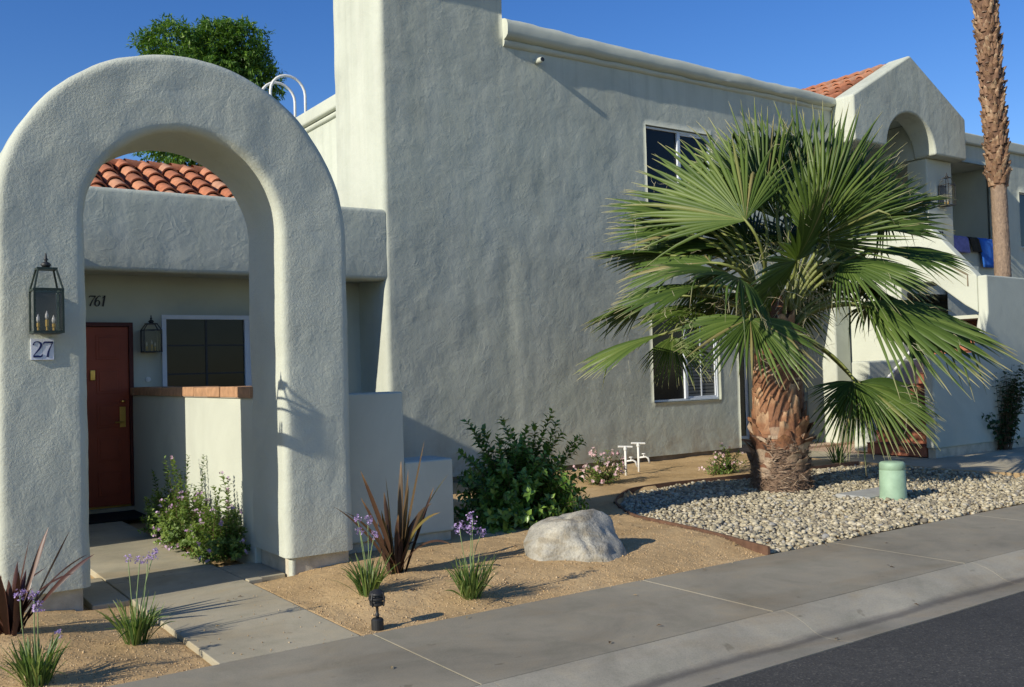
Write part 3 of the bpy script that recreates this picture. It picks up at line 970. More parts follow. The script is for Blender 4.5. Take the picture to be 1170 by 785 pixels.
mb.build('door_frame', M['door_trim'], house, bevel=0.004)
mb = MB()
mb.box(DX0 + 0.052, DX1 - 0.052, 12.012, 12.055, 0.085, DZ1 - 0.055)
dw = (DX1 - DX0 - 0.104)
for c in range(2):
    for rr in range(5):
        x0 = DX0 + 0.052 + 0.10 + c * (dw - 0.06) / 2
        z0 = 0.20 + rr * 0.40
        mb.box(x0, x0 + (dw - 0.34) / 2, 12.004, 12.0125, z0, z0 + 0.29)
        mb.box(x0 + 0.03, x0 + (dw - 0.34) / 2 - 0.03, 11.997, 12.0045, z0 + 0.03, z0 + 0.26)
door = mb.build('door', M['door'], house, bevel=0.004)
MB().box(DX0 + 0.052, DX1 - 0.052, 11.99, 12.05, 0.062, 0.084).build('door_sill', M['brass'], house)
mb = MB()
mb.box(2.665, 2.73, 11.985, 12.012, 1.00, 1.24)
mb.tube([(2.698, 11.985, 1.06), (2.698, 11.94, 1.06), (2.60, 11.935, 1.06)], 0.011, 8)
mb.lathe((2.698, 11.975, 1.295), [(0.0, 0), (0.028, 0), (0.028, 0.02), (0.0, 0.02)], 12)
mb.build('handle', M['brass'], door, bevel=0.003)
MB().box(2.345, 2.40, 11.988, 12.010, 1.56, 1.68).build('knocker', M['brass'], door, bevel=0.006)
mb = MB()
mb.tube([(2.995, 12.02, 1.555), (2.995, 11.985, 1.555)], 0.030, 14)
mb.tube([(2.995, 11.985, 1.555), (2.995, 11.975, 1.555)], 0.014, 10)
mb.build('doorbell', M['white_metal'], house)
mb = MB()
mb.box(0.9, 5.8, 11.958, 12.10, -0.12, 0.055)
mb.build('door_step', M['path'], house, bevel=0.008)

# projecting wing left of the entry (hidden behind the arch pier from here)
mb = MB()
mb.box(-6.0, 1.30, 9.62, 12.9, 0.0, 3.34)
mb.build('side_wing', M['stucco'], house, bevel=0.06, seg=3)

# ---- clay tile roofs
def tile_roof(name, ox, oy, oz, along, up, ncol, nrow, pitch=0.27, expo=0.36, parent=house, seed=1):
    """barrel tiles: columns spaced along 'along', courses climbing 'up' (unit vectors)"""
    rg = np.random.default_rng(seed)
    a, u = unit(along), unit(up)
    n = unit(np.cross(a, u))
    if n[2] < 0:
        n = -n
    O = np.array([ox, oy, oz], float)
    q = QA()
    for c in range(ncol):
        for rI in range(nrow - 1, -1, -1):
            rn = float(rg.random())
            j = rg.normal(0, 0.008, 2)
            base = O + a * (c * pitch + j[0]) + u * (rI * expo) + n * (0.035)
            L = expo + 0.07
            rows = []
            for t, lift, rad in ((0.0, 0.022, 0.105), (0.5, 0.008, 0.098), (1.0, -0.010, 0.088)):
                rows.append([base + u * (t * L) + a * (math.cos(th) * rad) + n * (math.sin(th) * rad * 0.95 + lift) for th in np.linspace(math.pi, 0, 9)])
            P = np.array(rows)
            q.grid(P, rn, 0.0)
            # thickness at the lower lip
            lip = np.array([P[0], P[0] - n * 0.0 + (P[0] - (base + n * 0.0)) * -0.16])
            q.grid(lip[::-1], rn * 0.6, 0.0)
            # pan between the covers
            pb = base + a * (pitch / 2)
            rows = []
            for t, lift in ((0.0, 0.0), (1.0, -0.02)):
                rows.append([pb + u * (t * L) + a * (math.cos(th) * 0.09) + n * (0.03 - math.sin(th) * 0.055 + lift) for th in np.linspace(math.pi, 0, 6)])
            q.grid(np.array(rows), float(rg.random()) * 0.5, 0.0)
    return q.build(name, M['tile'], parent, True)
pit = (4.28 - 3.58) / (13.0 - 11.58)
upv = (0, 1, pit)
roof = tile_roof('roof', 1.90, 11.58, 3.58, (1, 0, 0), upv, 11, 5, 0.268, 0.33, house, 3)
MB().prism([(11.5, 3.45), (11.5, 3.535), (13.05, 3.535 + 1.55 * pit), (14.8, 3.5)], 'x', 1.80, 4.86).build('roof_deck', M['tile_mortar'], roof)
q = QA()
rg = np.random.default_rng(5)
for k in range(10):
    x0 = 1.84 + k * 0.29
    rn = float(rg.random()) * 0.9
    rows = []
    for t, rad in ((0.0, 0.125), (0.5, 0.118), (1.0, 0.106)):
        rows.append([(x0 + t * 0.34, 13.03 + math.cos(th) * rad, 3.58 + 1.42 * pit + 0.03 + math.sin(th) * rad * 0.8 + 0.012 * (1 - t) * 2) for th in np.linspace(-0.1, math.pi + 0.1, 9)])
    q.grid(np.array(rows), rn, 0.0)
q.build('ridge_tile', M['tile'], roof, True)
MB().box(3.95, 4.75, 14.3, 14.9, 3.6, 4.62).build('roof_vent', M['stucco_smooth'], house, bevel=0.03)

# ---- gabled portico above the upper landing
GX0, GX1, GXM = 15.20, 18.92, 17.05
GYF = 10.70
GZE, GZA, GZB = 6.42, 7.44, 5.57
arch = [(17.0 + 0.80 * math.cos(a), GZB + 0.73 * math.sin(a)) for a in np.linspace(0, math.pi, 25)]
left_half = [(GX0, GZB), (GX0, GZE), (GXM, GZA), (GXM, arch[12][1])] + [arch[k] for k in range(13, 25)]
right_half = [(GXM, arch[12][1]), (GXM, GZA), (GX1, GZE), (GX1, GZB)] + [arch[k] for k in range(0, 12)]
arch_c = (GXM, arch[12][1])
poly = [(GX0, GZB), (GX0, GZE), (GXM, GZA), (GX1, GZE), (GX1, GZB)] + arch
mb = MB().prism(poly, 'y', GYF, 11.19)
gable = mb.build('gable', M['stucco'], house, bevel=0.045, seg=3)
mb = MB()
mb.box(GX0 + 0.03, 16.17, 11.195, 12.8, GZB + 0.004, 6.3)
mb.box(17.83, GX1 - 0.03, 11.195, 12.8, GZB + 0.004, 6.3)
mb.box(16.17, 17.83, 11.195, 12.8, 6.31, 6.45)
mb.build('portico_ceiling', M['stucco_smooth'], house)
MB().box(15.16, 20.86, 12.78, 13.29, 3.25, 6.2).build('rear_wall', M['stucco_smooth'], house)
sl = (GZA - 0.05 - (GZE - 0.05)) / (GXM - GX0)
groof = tile_roof('roof', 15.0, 11.30, 6.21, (0, 1, 0), (1, 0, sl), 13, 6, 0.268, 0.37, house, 9)
tile_roof('tile_slope', 19.1, 11.30, 6.21, (0, 1, 0), (-1, 0, sl), 13, 6, 0.268, 0.37, groof, 10)
MB().prism([(14.96, 6.05), (14.96, 6.17), (GXM, 7.25), (19.14, 6.17), (19.14, 6.05), (GXM, 7.12)], 'y', 11.2, 14.7).build('roof_deck', M['tile_mortar'], groof)
q = QA()
for k in range(12):
    y0 = 11.2 + k * 0.29
    rows = []
    for t, rad in ((0.0, 0.125), (1.0, 0.108)):
        rows.append([(GXM + math.cos(th) * rad, y0 + t * 0.34, 7.27 + math.sin(th) * rad + 0.02 * (1 - t)) for th in np.linspace(0, math.pi, 9)])
    q.grid(np.array(rows)[:, ::-1], float(rg.random()), 0.0)
q.build('ridge_tile', M['tile'], groof, True)
MB().box(17.88, 18.78, 10.96, 11.40, 3.25, 5.568).build('column', M['stucco_smooth'], house, bevel=0.03, seg=3)
MB().box(15.10, 15.56, 11.205, 11.9, 0.0, 2.86).build('column', M['stucco_smooth'], house, bevel=0.04, seg=3)

# wall beyond the portico, with a balcony recess and a window
st = line_st((18.85, WY), (26.0, WY), 0.15, [20.84 - 18.85, 21.9 - 18.85, 22.9 - 18.85])
def far_hole(x, y, z):
    if x < 20.84 and 4.05 < z < 5.72:
        return True
    return 21.9 < x < 22.9 and 4.0 < z < 5.25
profile_sheet('wall', st, steps(0.1, 6.12, 0.15, [3.25, 4.05, 5.72, 4.0, 5.25]), far_hole, M['stucco'], house, 0.01, 0.12)
def coping2():
    mb = MB()
    mb.box(18.93, 26.0, 11.12, 11.6, 6.10, 6.34)
    return mb.build('coping', M['stucco_smooth'], house, bevel=0.04, seg=3)
coping2()
window(21.89, 22.91, 3.99, 5.26, WY + 0.06)
MB().box(18.85, 20.84, 11.21, 12.8, 5.725, 6.1).build('soffit', M['stucco_smooth'], house)

# ground floor recess under the balcony
st = line_st((12.47, 12.4), (16.9, 12.4), 0.25, [12.85 - 12.47, 14.05 - 12.47])
profile_sheet('wall', st, steps(0.0, 2.86, 0.25, [0.12, 2.2]), lambda x, y, z: 12.85 < x < 14.05 and 0.12 < z < 2.2, M['stucco_smooth'], house, 0.006, 0.06)
window(12.84, 14.06, 0.11, 2.21, 12.43)
MB().box(16.25, 16.36, 12.36, 12.405, 1.10, 1.28).build('switch_box', M['black'], house, bevel=0.006)
MB().box(12.5, 19.0, 12.48, 13.25, 0.0, 2.85).build('rear_wall', M['stucco_smooth'], house)

# ================================================================ ENTRY ARCH
AXL, AXR, RI, RO_, SPR = 1.385, 2.80, 0.7075, 1.275, 2.675
AYF, AYB = 7.15, 7.93
acx = (AXL + AXR) / 2
arch_o = empty('entry_arch', (acx, 7.5, 0.0), 'freestanding round headed stucco archway over the entry path, carrying the number plaque', 'archway')
path = []          # (x, z, outward nx, nz) centre line of the band
zb = 0.135
for z in steps(zb, SPR, 0.075):
    path.append((acx - RI, acx - RO_, z, None))
V, F = [], []
# section across the band: u 0..1 from inner to outer, with rounded corners
def section(n_in=14, n_dep=12, rr=0.06, W=RO_ - RI, D=AYB - AYF):
    pts = []
    def arc(cu, cd, a0, a1):
        for k in range(6):
            a = R(a0 + (a1 - a0) * k / 5)
            pts.append((cu + rr * math.cos(a), cd + rr * math.sin(a)))
    # front face runs inner -> outer at depth 0
    for k in range(n_in + 1):
        pts.append((rr + (W - 2 * rr) * k / n_in, 0.0))
    pts.pop()
    arc(W - rr, rr, 270, 360)
    for k in range(1, n_dep):
        pts.append((W, rr + (D - 2 * rr) * k / n_dep))
    arc(W - rr, D - rr, 0, 90)
    for k in range(1, n_in):
        pts.append((W - rr - (W - 2 * rr) * k / n_in, D))
    arc(rr, D - rr, 90, 180)
    for k in range(1, n_dep):
        pts.append((0.0, D - rr - (D - 2 * rr) * k / n_dep))
    arc(rr, rr, 180, 270)
    pts.pop()
    return pts
sec = section()
stn = [(-1, z) for z in steps(zb, SPR, 0.07)] + [(0, a) for a in np.linspace(math.pi, 0, 64)[1:-1]] + [(1, z) for z in steps(zb, SPR, 0.07)[::-1]]
for (kind, t) in stn:
    for (u, dpt) in sec:
        rad = RI + u
        if kind == -1:
            x, z = acx - rad, t
        elif kind == 1:
            x, z = acx + rad, t
        else:
            x, z = acx + rad * math.cos(t), SPR + rad * math.sin(t)
        y = AYF + dpt
        # hand trowelled unevenness, pushed along the section normal
        cu, cd = u - (RO_ - RI) / 2, dpt - (AYB - AYF) / 2
        h = lump(x + 3, y, z, 0.020)
        ny = -1 if dpt < 0.02 else (1 if dpt > AYB - AYF - 0.02 else 0)
        nu = -1 if u < 0.02 else (1 if u > RO_ - RI - 0.02 else 0)
        y += ny * h
        if kind == 0:
            x += nu * h * math.cos(t); z += nu * h * math.sin(t)
        else:
            x += nu * h * kind
        V.append((x, y, z))
k = len(sec)
for i in range(len(stn) - 1):
    for j in range(k):
        F.append((i * k + j, i * k + (j + 1) % k, (i + 1) * k + (j + 1) % k, (i + 1) * k + j))
mb = MB().add(V, F)
mb.add([V[j] for j in range(k)], [tuple(range(k))])
mb.add([V[(len(stn) - 1) * k + j] for j in range(k)], [tuple(range(k - 1, -1, -1))])
mb.build('arch_body', M['stucco_arch'], arch_o, smooth=True)
for (a, b) in ((acx - RO_ + 0.04, AXL - 0.045), (AXR + 0.05, acx + RO_ - 0.03)):
    MB().box(a, b, AYF + 0.04, AYB - 0.05, -0.15, zb + 0.004).build('plinth', M['plinth'], arch_o, bevel=0.012)
mb = MB()      # broken plaster lip at the plinth corner
mb.box(AXR + 0.045, AXR + 0.09, AYF + 0.03, AYF + 0.11, -0.1, 0.14)
mb.build('plaster_lip', M['stucco_arch'], arch_o, bevel=0.015)

# ---- walls beside the arch
mb = MB()
wing = empty('garden_wall', (3.8, 7.6, 0), 'smooth grey-white garden wall stepping down in two levels from the right pier of the arch', 'wall')
mb.box(3.35, 4.00, 7.44, 7.70, 0.12, 1.385)
mb.build('tall_step', M['stucco_smooth'], wing, bevel=0.02, seg=3)
mb = MB()
mb.box(4.003, 4.49, 7.442, 7.84, 0.12, 0.77)
mb.build('low_step', M['stucco_smooth'], wing, bevel=0.02, seg=3)
MB().box(3.40, 4.47, 7.47, 7.68, -0.15, 0.122).build('plinth', M['plinth'], wing, bevel=0.01)
# courtyard wall with brick cap along the path
cw = empty('courtyard_wall', (2.9, 9.9, 0), 'low cream courtyard wall capped with a row of orange bricks beside the path to the red door', 'wall')
MB().box(2.80, 3.00, 7.86, 11.945, -0.1, 1.372).build('wall_body', M['stucco_smooth'], cw, bevel=0.015)
mb = MB()
y = 7.85
i = 0
while y < 11.90:
    L = 0.395
    dj = 0.004 * math.sin(i * 2.3)
    mb.box(2.775 + dj, 3.03 + dj, y + 0.006, min(y + L, 11.94) - 0.006, 1.376, 1.466 + 0.003 * math.sin(i * 1.7))
    y += L
    i += 1
mb.build('brick_cap', M['brick_cap'], cw, bevel=0.006)
MB().box(2.785, 3.022, 7.86, 11.94, 1.37, 1.460).build('mortar_joint', M['mortar'], cw)

# ================================================================ OUTSIDE STAIRS
stair = empty('staircase', (15.5, 9.2, 0), 'outside staircase with terracotta steps between cream stucco walls at the right edge', 'staircase')
mb = MB()
n = 12
for k in range(n):
    x0 = 13.86 + 0.255 * k
    z1 = 0.185 * (k + 1)
    mb.box(x0, x0 + (0.255 if k < n - 1 else 1.3) + 0.0, 8.705, 9.745, 0.0 if k == 0 else z1 - 0.40, z1 - 0.02, 0)
    mb.box(x0 - 0.02, x0 + (0.252 if k < n - 1 else 1.3), 8.707, 9.743, z1 - 0.02, z1 + 0.004 * 0, 1)
mb.build('steps', [M['terracotta'], M['step_edge']], stair, bevel=0.004)
mb = MB().prism([(13.87, 0.13), (13.87, 1.60), (15.30, 1.62), (15.53, 2.28), (15.53, 2.90), (18.3, 2.86), (18.3, 0.13)], 'y', 8.53, 8.70)
mb.build('side_wall', M['stucco_smooth'], stair, bevel=0.03, seg=3)
MB().box(13.9, 18.3, 8.555, 8.68, -0.1, 0.132).build('plinth', M['plinth'], stair)
mb = MB().prism([(14.0, 0.0), (14.0, 1.52), (17.3, 1.56), (17.3, 0.0)], 'y', 9.75, 10.1)
mb.build('back_wall', M['stucco_smooth'], stair, bevel=0.03, seg=3)
mb = MB().prism([(8.705, 2.28), (8.705, 2.90), (9.55, 3.86), (11.19, 3.86), (11.19, 0.0), (10.11, 0.0), (10.11, 2.86), (9.50, 2.87), (8.93, 2.42)], 'x', 15.54, 15.74)
mb.build('guard_wall', M['stucco_smooth'], stair, bevel=0.025, seg=3)
mb = MB()
mb.box(15.76, 17.5, 9.76, 11.19, 2.95, 3.24)
mb.box(15.76, 17.3, 8.72, 9.73, 2.20, 2.26)
mb.build('landing', M['stucco_smooth'], stair)
mb = MB()
mb.tube([(14.25, 9.71, 1.10), (15.2, 9.71, 1.72)], 0.024, 10)
mb.build('handrail', M['white_metal'], stair)
mb = MB()
mb.tube([(15.532, 9.26, 3.17), (15.532, 8.86, 2.93), (15.532, 8.86, 2.74)], 0.012, 6)
mb.build('drain_line', M['footing'], stair)

# ================================================================ THINGS ON THE WALLS
def lantern(name, x, y, z0, label, w=0.21, d=0.21, hb=0.285, hr=0.135, lit_parts=True, out=0.035):
    """wall lantern: z0 is the underside of the cage, y the wall face (facing -Y)"""
    t = empty(name, (x, y, z0), label, 'lantern', None)
    bar = 0.0065
    y1, y0 = y - out, y - out - d
    mb = MB()
    a = w / 2
    zt = z0 + hb
    for sx in (-a, a):
        for yy in (y0, y1):
            mb.box(x + sx - bar, x + sx + bar, yy - bar, yy + bar, z0, zt)
    for zz in (z0, zt - 0.004):
        mb.box(x - a - bar, x + a + bar, y0 - bar - .001, y0 + bar + .001, zz - 0.008, zz + 0.008)
        mb.box(x - a - bar, x + a + bar, y1 - bar - .001, y1 + bar + .001, zz - 0.008, zz + 0.008)
        mb.box(x - a - bar - .001, x - a + bar + .001, y0, y1, zz - 0.007, zz + 0.007)
        mb.box(x + a - bar - .001, x + a + bar + .001, y0, y1, zz - 0.007, zz + 0.007)
    # tapered top
    ztop = zt + hr
    yc = (y0 + y1) / 2
    b, c = 0.055, 0.05
    for sx, sy in ((-1, -1), (1, -1), (-1, 1), (1, 1)):
        mb.tube([(x + sx * a, yc + sy * d / 2, zt), (x + sx * b, yc + sy * c, ztop)], 0.0065, 6)
    mb.box(x - b - .007, x + b + .007, yc - c - .007, yc + c + .007, ztop - 0.004, ztop + 0.010)
    mb.box(x - a + 0.001, x + a - 0.001, y0 + .002, y1 - .002, z0 - 0.006, z0 + 0.002)
    mb.build('cage', M['verdigris'] if lit_parts else M['black'], t)
    mb = MB()
    mb.lathe((x, yc, ztop + 0.010), [(0.004, 0), (0.022, 0.004), (0.034, 0.022), (0.022, 0.036), (0.009, 0.042), (0.009, 0.050), (0.015, 0.058), (0.008, 0.068), (0.005, 0.095), (0.001, 0.100)], 14)
    mb.build('finial', M['black'], t, smooth=True)
    mb = MB()
    mb.box(x - a * 0.86, x + a * 0.86, y - out - 0.006, y - 0.003, z0 + 0.012, zt - 0.012)
    mb.build('back_plate', M['black'], t, bevel=0.003)
    g = MB()
    g.add([(x - a, y0, z0 + .006), (x + a, y0, z0 + .006), (x + a, y0, zt - .01), (x - a, y0, zt - .01)], [(0, 1, 2, 3)])
    for sx in (-a, a):
        g.add([(x + sx, y0, z0 + .006), (x + sx, y1, z0 + .006), (x + sx, y1, zt - .01), (x + sx, y0, zt - .01)], [(0, 1, 2, 3)])
    g.build('glass_pane', M['glass'], t)
    for k, (dx, dy, hh) in enumerate(((-0.047, 0.03, 0.06), (0.0, -0.01, 0.08), (0.047, 0.03, 0.055))):
        m2 = MB()
        m2.lathe((x + dx, yc + dy, z0 + 0.004), [(0.016, 0), (0.016, 0.006), (0.007, 0.012), (0.007, 0.03), (0.011, 0.035), (0.011, hh)], 10)
        cd = m2.build('candle', M['candle'], t, smooth=False)
        m2 = MB()
        m2.lathe((x + dx, yc + dy, z0 + 0.004 + hh), [(0.006, 0), (0.012, 0.02), (0.010, 0.035), (0.004, 0.052), (0.001, 0.06)], 10)
        m2.build('bulb', M['bulb'], cd, smooth=True)
    return t
lantern('wall_lantern', 1.108, AYF, 1.885, 'open glass carriage lantern with three brass candle bulbs on the left pier of the arch', 0.172, 0.19)
lantern('wall_lantern', 3.015, 12.0, 1.885, 'small black lantern on the porch wall between the red door and the window', 0.20, 0.15, 0.26, 0.07, False)
lantern('wall_lantern', 18.36, 10.96, 4.62, 'lantern on the portico column over the small house number at the upper right', 0.24, 0.2, 0.42, 0.14, False)

mb = MB()
mb.box(1.028, 1.0975, AYF - 0.010, AYF + 0.02, 1.705, 1.848, 0)
mb.box(1.0985, 1.168, AYF - 0.010, AYF + 0.02, 1.705, 1.848, 0)
numerals(mb, '2', 1.036, AYF - 0.0102, 1.722, 0.108, 0.6, 0.0, 0.002, 1)
numerals(mb, '7', 1.103, AYF - 0.0102, 1.722, 0.108, 0.6, 0.0, 0.002, 1)
tag(mb.build('number_plaque', [M['plaque'], M['blue_ink']]), 'pair of white glazed tiles reading 27 in navy under the lantern on the arch', 'house number')
mb = MB()
numerals(mb, '761', 2.325, 11.999, 2.425, 0.128, 0.53, 0.18, 0.012)
tag(mb.build('house_number', M['black']), 'black slanted metal numerals 761 on the shaded wall above the red door', 'house number')
mb = MB()
numerals(mb, '43 773', 17.92, 10.959, 3.98, 0.13, 0.62, 0.0, 0.012)
tag(mb.build('house_number', M['black']), 'small black numerals 43 773 on the column at the upper right', 'house number')
o = MB().box(1.78, 2.80, 11.22, 11.93, 0.0, 0.022).build('doormat', M['mat'], None, bevel=0.008)
tag(o, 'black doormat lying in the shade before the red door', 'doormat')

# towels on the balcony wall at upper right
def towel(x0, x1, drop, label, mat, y0=11.05):
    V, F = [], []
    nx, nn = 10, 14
    for i in range(nx + 1):
        x = x0 + (x1 - x0) * i / nx
        w = 0.02 * math.sin(i * 1.9 + x0 * 5) + 0.012 * math.sin(i * 3.1)
        for j in range(nn + 1):
            t = j / nn
            if t < 0.25:
                p = (x, 11.335 - 0.0 * w, 4.09 - 0.3 * (0.25 - t) * 4)
            elif t < 0.45:
                s = (t - 0.25) / 0.2
                p = (x, 11.34 - 0.19 * s, 4.088 + 0.02 * math.sin(math.pi * s) + abs(w) * 0.6)
            else:
                s = (t - 0.45) / 0.55
                p = (x + 0.10 * s * math.sin(x0), 11.145 - abs(w) - 0.03 * s, 4.085 - drop * s)
            V.append(p)
    k = nn + 1
    for i in range(nx):
        for j in range(nn):
            F.append((i * k + j, i * k + j + 1, (i + 1) * k + j + 1, (i + 1) * k + j))
    o = MB().add(V, F).build('beach_towel', M[mat], None, smooth=True)
    sm = o.modifiers.new('t', 'SOLIDIFY'); sm.thickness = 0.012
    tag(o, label, 'towel', 'towels drying on the balcony wall')
towel(18.95, 19.62, 0.34, 'lavender towel drying on the upper balcony wall at far right', 'towel_purple')
towel(19.66, 20.0, 0.30, 'dark towel hanging between a lavender and a blue one on the balcony', 'towel_dark')
towel(20.04, 20.62, 0.62, 'bright blue towel hanging lowest on the balcony wall beside the tall palm trunk', 'towel_blue')

# roof ladder rails behind the side parapet
lad = empty('roof_ladder', (7.4, 18.7, 6.5), 'white hooped top rails of a roof ladder above the side parapet', 'ladder')
for yy in (18.4, 18.95):
    pts = [(7.06, yy, 5.2), (7.06, yy, 7.28)] + [(7.43 - 0.37 * math.cos(a), yy, 7.28 + 0.36 * math.sin(a)) for a in np.linspace(0, math.pi, 12)[1:]] + [(7.80, yy, 6.25)]
    MB().tube(pts, 0.028, 10).build('rail', M['white_metal'], lad, smooth=True)
mb = MB()
for k in range(5):
    mb.tube([(7.06, 18.4, 5.4 + 0.3 * k), (7.06, 18.95, 5.4 + 0.3 * k)], 0.018, 8)
mb.build('rung', M['white_metal'], lad, smooth=True)

# ================================================================ YARD FITTINGS
# boulder
def boulder():
    bm = bmesh.new()
    bmesh.ops.create_icosphere(bm, subdivisions=5, radius=1.0)
    u = Vector((0.821, -0.570, 0)); w = Vector((0.570, 0.821, 0))
    planes = [(Vector((-0.75, -0.35, 0.5)).normalized(), 0.80), (Vector((0.55, -0.45, 0.65)).normalized(), 0.76), (Vector((-0.2, 0.1, 1)).normalized(), 0.86), (Vector((0.95, 0.2, 0.25)).normalized(), 0.84), (Vector((-0.1, -1, 0.25)).normalized(), 0.80), (Vector((-1, 0.1, 0.1)).normalized(), 0.86), (Vector((0.3, -0.9, 0.6)).normalized(), 0.83)]
    for v in bm.verts:
        p = v.co.copy()
        for n_, d_ in planes:
            e = p.dot(n_) - d_
            if e > 0:
                p -= n_ * e * 0.72
        q = p * (1 + 0.10 * mnoise.noise(p * 1.3 + Vector((3, 1, 0))) - 0.07 * max(0, 0.35 - abs(mnoise.noise(p * 1.7 + Vector((1, 7, 2)))))  + 0.05 * mnoise.noise(p * 3.5) + 0.022 * mnoise.noise(p * 9) + 0.01 * mnoise.noise(p * 22))
        # cleft running over the top
        c = abs(q.x * 0.8 + q.y * 0.3 + 0.12 + 0.1 * mnoise.noise(q * 2))
        q *= 1 - 0.045 * math.exp(-(c / 0.05) ** 2) * (1 if q.z > -0.1 else 0)
        z = q.z
        xx, yy = q.x * 0.455, q.y * 0.40
        w2 = u * xx + w * yy
        v.co = Vector((4.845 + w2.x, 6.15 + w2.y, 0.015 + z * 0.385))
    me = bpy.data.meshes.new('boulder')
    bm.to_mesh(me); bm.free()
    me.polygons.foreach_set('use_smooth', [True] * len(me.polygons))
    o = bpy.data.objects.new('boulder', me); COL.objects.link(o)
    me.materials.append(M['rock'])
    tag(o, 'pale grey granite boulder sitting on tan grit near the sidewalk', 'boulder')
boulder()

# path light
pl = empty('path_light', (2.66, 5.35, 0), 'small black garden path light with caged head near the path corner', 'path light')
c = (2.66, 5.35, ground_h(2.66, 5.35) - 0.01)
MB().lathe(c, [(0.036, 0), (0.038, 0.005), (0.038, 0.07), (0.030, 0.078), (0.010, 0.08)], 18).build('base', M['black'], pl, smooth=False)
MB().lathe((c[0], c[1], c[2] + 0.08), [(0.010, 0), (0.014, 0.02), (0.009, 0.03), (0.009, 0.065), (0.016, 0.07)], 12).build('stem', M['black'], pl, smooth=True)
mb = MB()
mb.lathe((c[0], c[1], c[2] + 0.15), [(0.018, 0), (0.045, 0.010), (0.046, 0.022), (0.030, 0.025), (0.028, 0.038), (0.052, 0.042), (0.053, 0.055), (0.030, 0.058), (0.028, 0.068), (0.047, 0.072), (0.045, 0.084), (0.026, 0.098), (0.006, 0.104)], 18)
for k in range(4):
    a = k * math.pi / 2 + 0.5
    mb.tube([(c[0] + 0.047 * math.cos(a), c[1] + 0.047 * math.sin(a), c[2] + 0.155), (c[0] + 0.056 * math.cos(a), c[1] + 0.056 * math.sin(a), c[2] + 0.20), (c[0] + 0.042 * math.cos(a), c[1] + 0.042 * math.sin(a), c[2] + 0.238)], 0.006, 6)
mb.build('lamp_head', M['black'], pl, smooth=False, bevel=0.002)

# green pedestal
gp = empty('utility_pedestal', (9.48, 6.36, 0), 'pale green plastic utility pedestal standing in the river pebbles', 'pedestal')
MB().lathe((9.48, 6.36, -0.02), [(0.150, 0), (0.150, 0.03), (0.142, 0.05), (0.137, 0.345), (0.134, 0.348), (0.134, 0.354), (0.137, 0.357), (0.136, 0.40), (0.132, 0.425), (0.118, 0.437), (0.05, 0.442), (0.01, 0.443)], 32).build('pedestal_body', M['green_plastic'], gp, smooth=True)
mb = MB()
mb.box(9.25, 10.1, 6.52, 6.95, -0.05, 0.035)
tag(mb.build('utility_box', M['box_lid'], None, bevel=0.012), 'flat grey concrete utility box lid among the pebbles behind the green pedestal', 'utility box')

# hose bibs
def bib(x, y, h, label, turn):
    t = empty('hose_bib', (x, y, 0), label, 'hose bib', None)
    MB().tube([(x, y, -0.02), (x, y, h)], 0.016, 12).build('pipe', M['white_metal'], t, smooth=True)
    mb = MB()
    ca, sa = math.cos(turn), math.sin(turn)
    mb.tube([(x - 0.10 * ca, y - 0.10 * sa, h + 0.005), (x + 0.10 * ca, y + 0.10 * sa, h - 0.005)], 0.015, 10)
    mb.lathe((x, y, h - 0.05), [(0.02, 0), (0.024, 0.01), (0.024, 0.05), (0.014, 0.06)], 12)
    mb.build('tee', M['white_metal'], t, smooth=False)
    mb = MB()
    z = h * 0.55
    mb.tube([(x, y, z), (x + 0.08, y - 0.06, z + 0.01), (x + 0.11, y - 0.08, z - 0.01), (x + 0.125, y - 0.09, z - 0.08)], [0.012, 0.012, 0.014, 0.012], 10)
    mb.tube([(x + 0.06, y - 0.045, z), (x + 0.06, y - 0.045, z + 0.05)], 0.008, 8)
    mb.lathe((x + 0.06, y - 0.045, z + 0.045), [(0.008, 0), (0.03, 0.004), (0.03, 0.012), (0.006, 0.016)], 10)
    mb.build('spigot', M['white_metal'], t, smooth=True)
bib(8.84, 10.05, 0.44, 'white T shaped standpipe with a spigot beside the pink shrub, nearer the street', -0.5)
bib(9.26, 10.25, 0.45, 'white T shaped standpipe with a spigot, nearest the house wall', -0.5)

# edging
def ribbon(name, pts, h0, h1, th, mat):
    mb = MB()
    V, F = [], []
    n = len(pts)
    for i, (x, y) in enumerate(pts):
        a, b = pts[max(i - 1, 0)], pts[min(i + 1, n - 1)]
        t = Vector((b[0] - a[0], b[1] - a[1], 0)).normalized()
        nn = Vector((-t.y, t.x, 0)) * th / 2
        jz = 0.006 * mnoise.noise(Vector((x * 2, y * 2, 0)))
        V += [(x + nn.x, y + nn.y, h0), (x + nn.x, y + nn.y, h1 + jz), (x - nn.x, y - nn.y, h1 + jz), (x - nn.x, y - nn.y, h0)]
    for i in range(n - 1):
        for k in range(3):
            F.append((i * 4 + k, i * 4 + k + 1, i * 4 + 4 + k + 1, i * 4 + 4 + k))
    F += [(0, 1, 2, 3), ((n - 1) * 4 + 3, (n - 1) * 4 + 2, (n - 1) * 4 + 1, (n - 1) * 4)]
    return mb.add(V, F).build(name, mat)
def dense(pts, k=8):
    out = []
    P = [Vector((p[0], p[1], 0)) for p in pts]
    for i in range(len(P) - 1):
        p0, p1, p2, p3 = P[max(i - 1, 0)], P[i], P[i + 1], P[min(i + 2, len(P) - 1)]
        for j in range(k):
            t = j / k
            q = 0.5 * ((2 * p1) + (p2 - p0) * t + (2 * p0 - 5 * p1 + 4 * p2 - p3) * t * t + (3 * p1 - p0 - 3 * p2 + p3) * t ** 3)
            out.append((q.x, q.y))
    out.append(pts[-1])
    return out
tag(ribbon('garden_edging', dense(EDGE), -0.08, 0.062, 0.022, M['edging']), 'rusty brown edging strip curving between the tan grit and the river pebbles', 'edging')

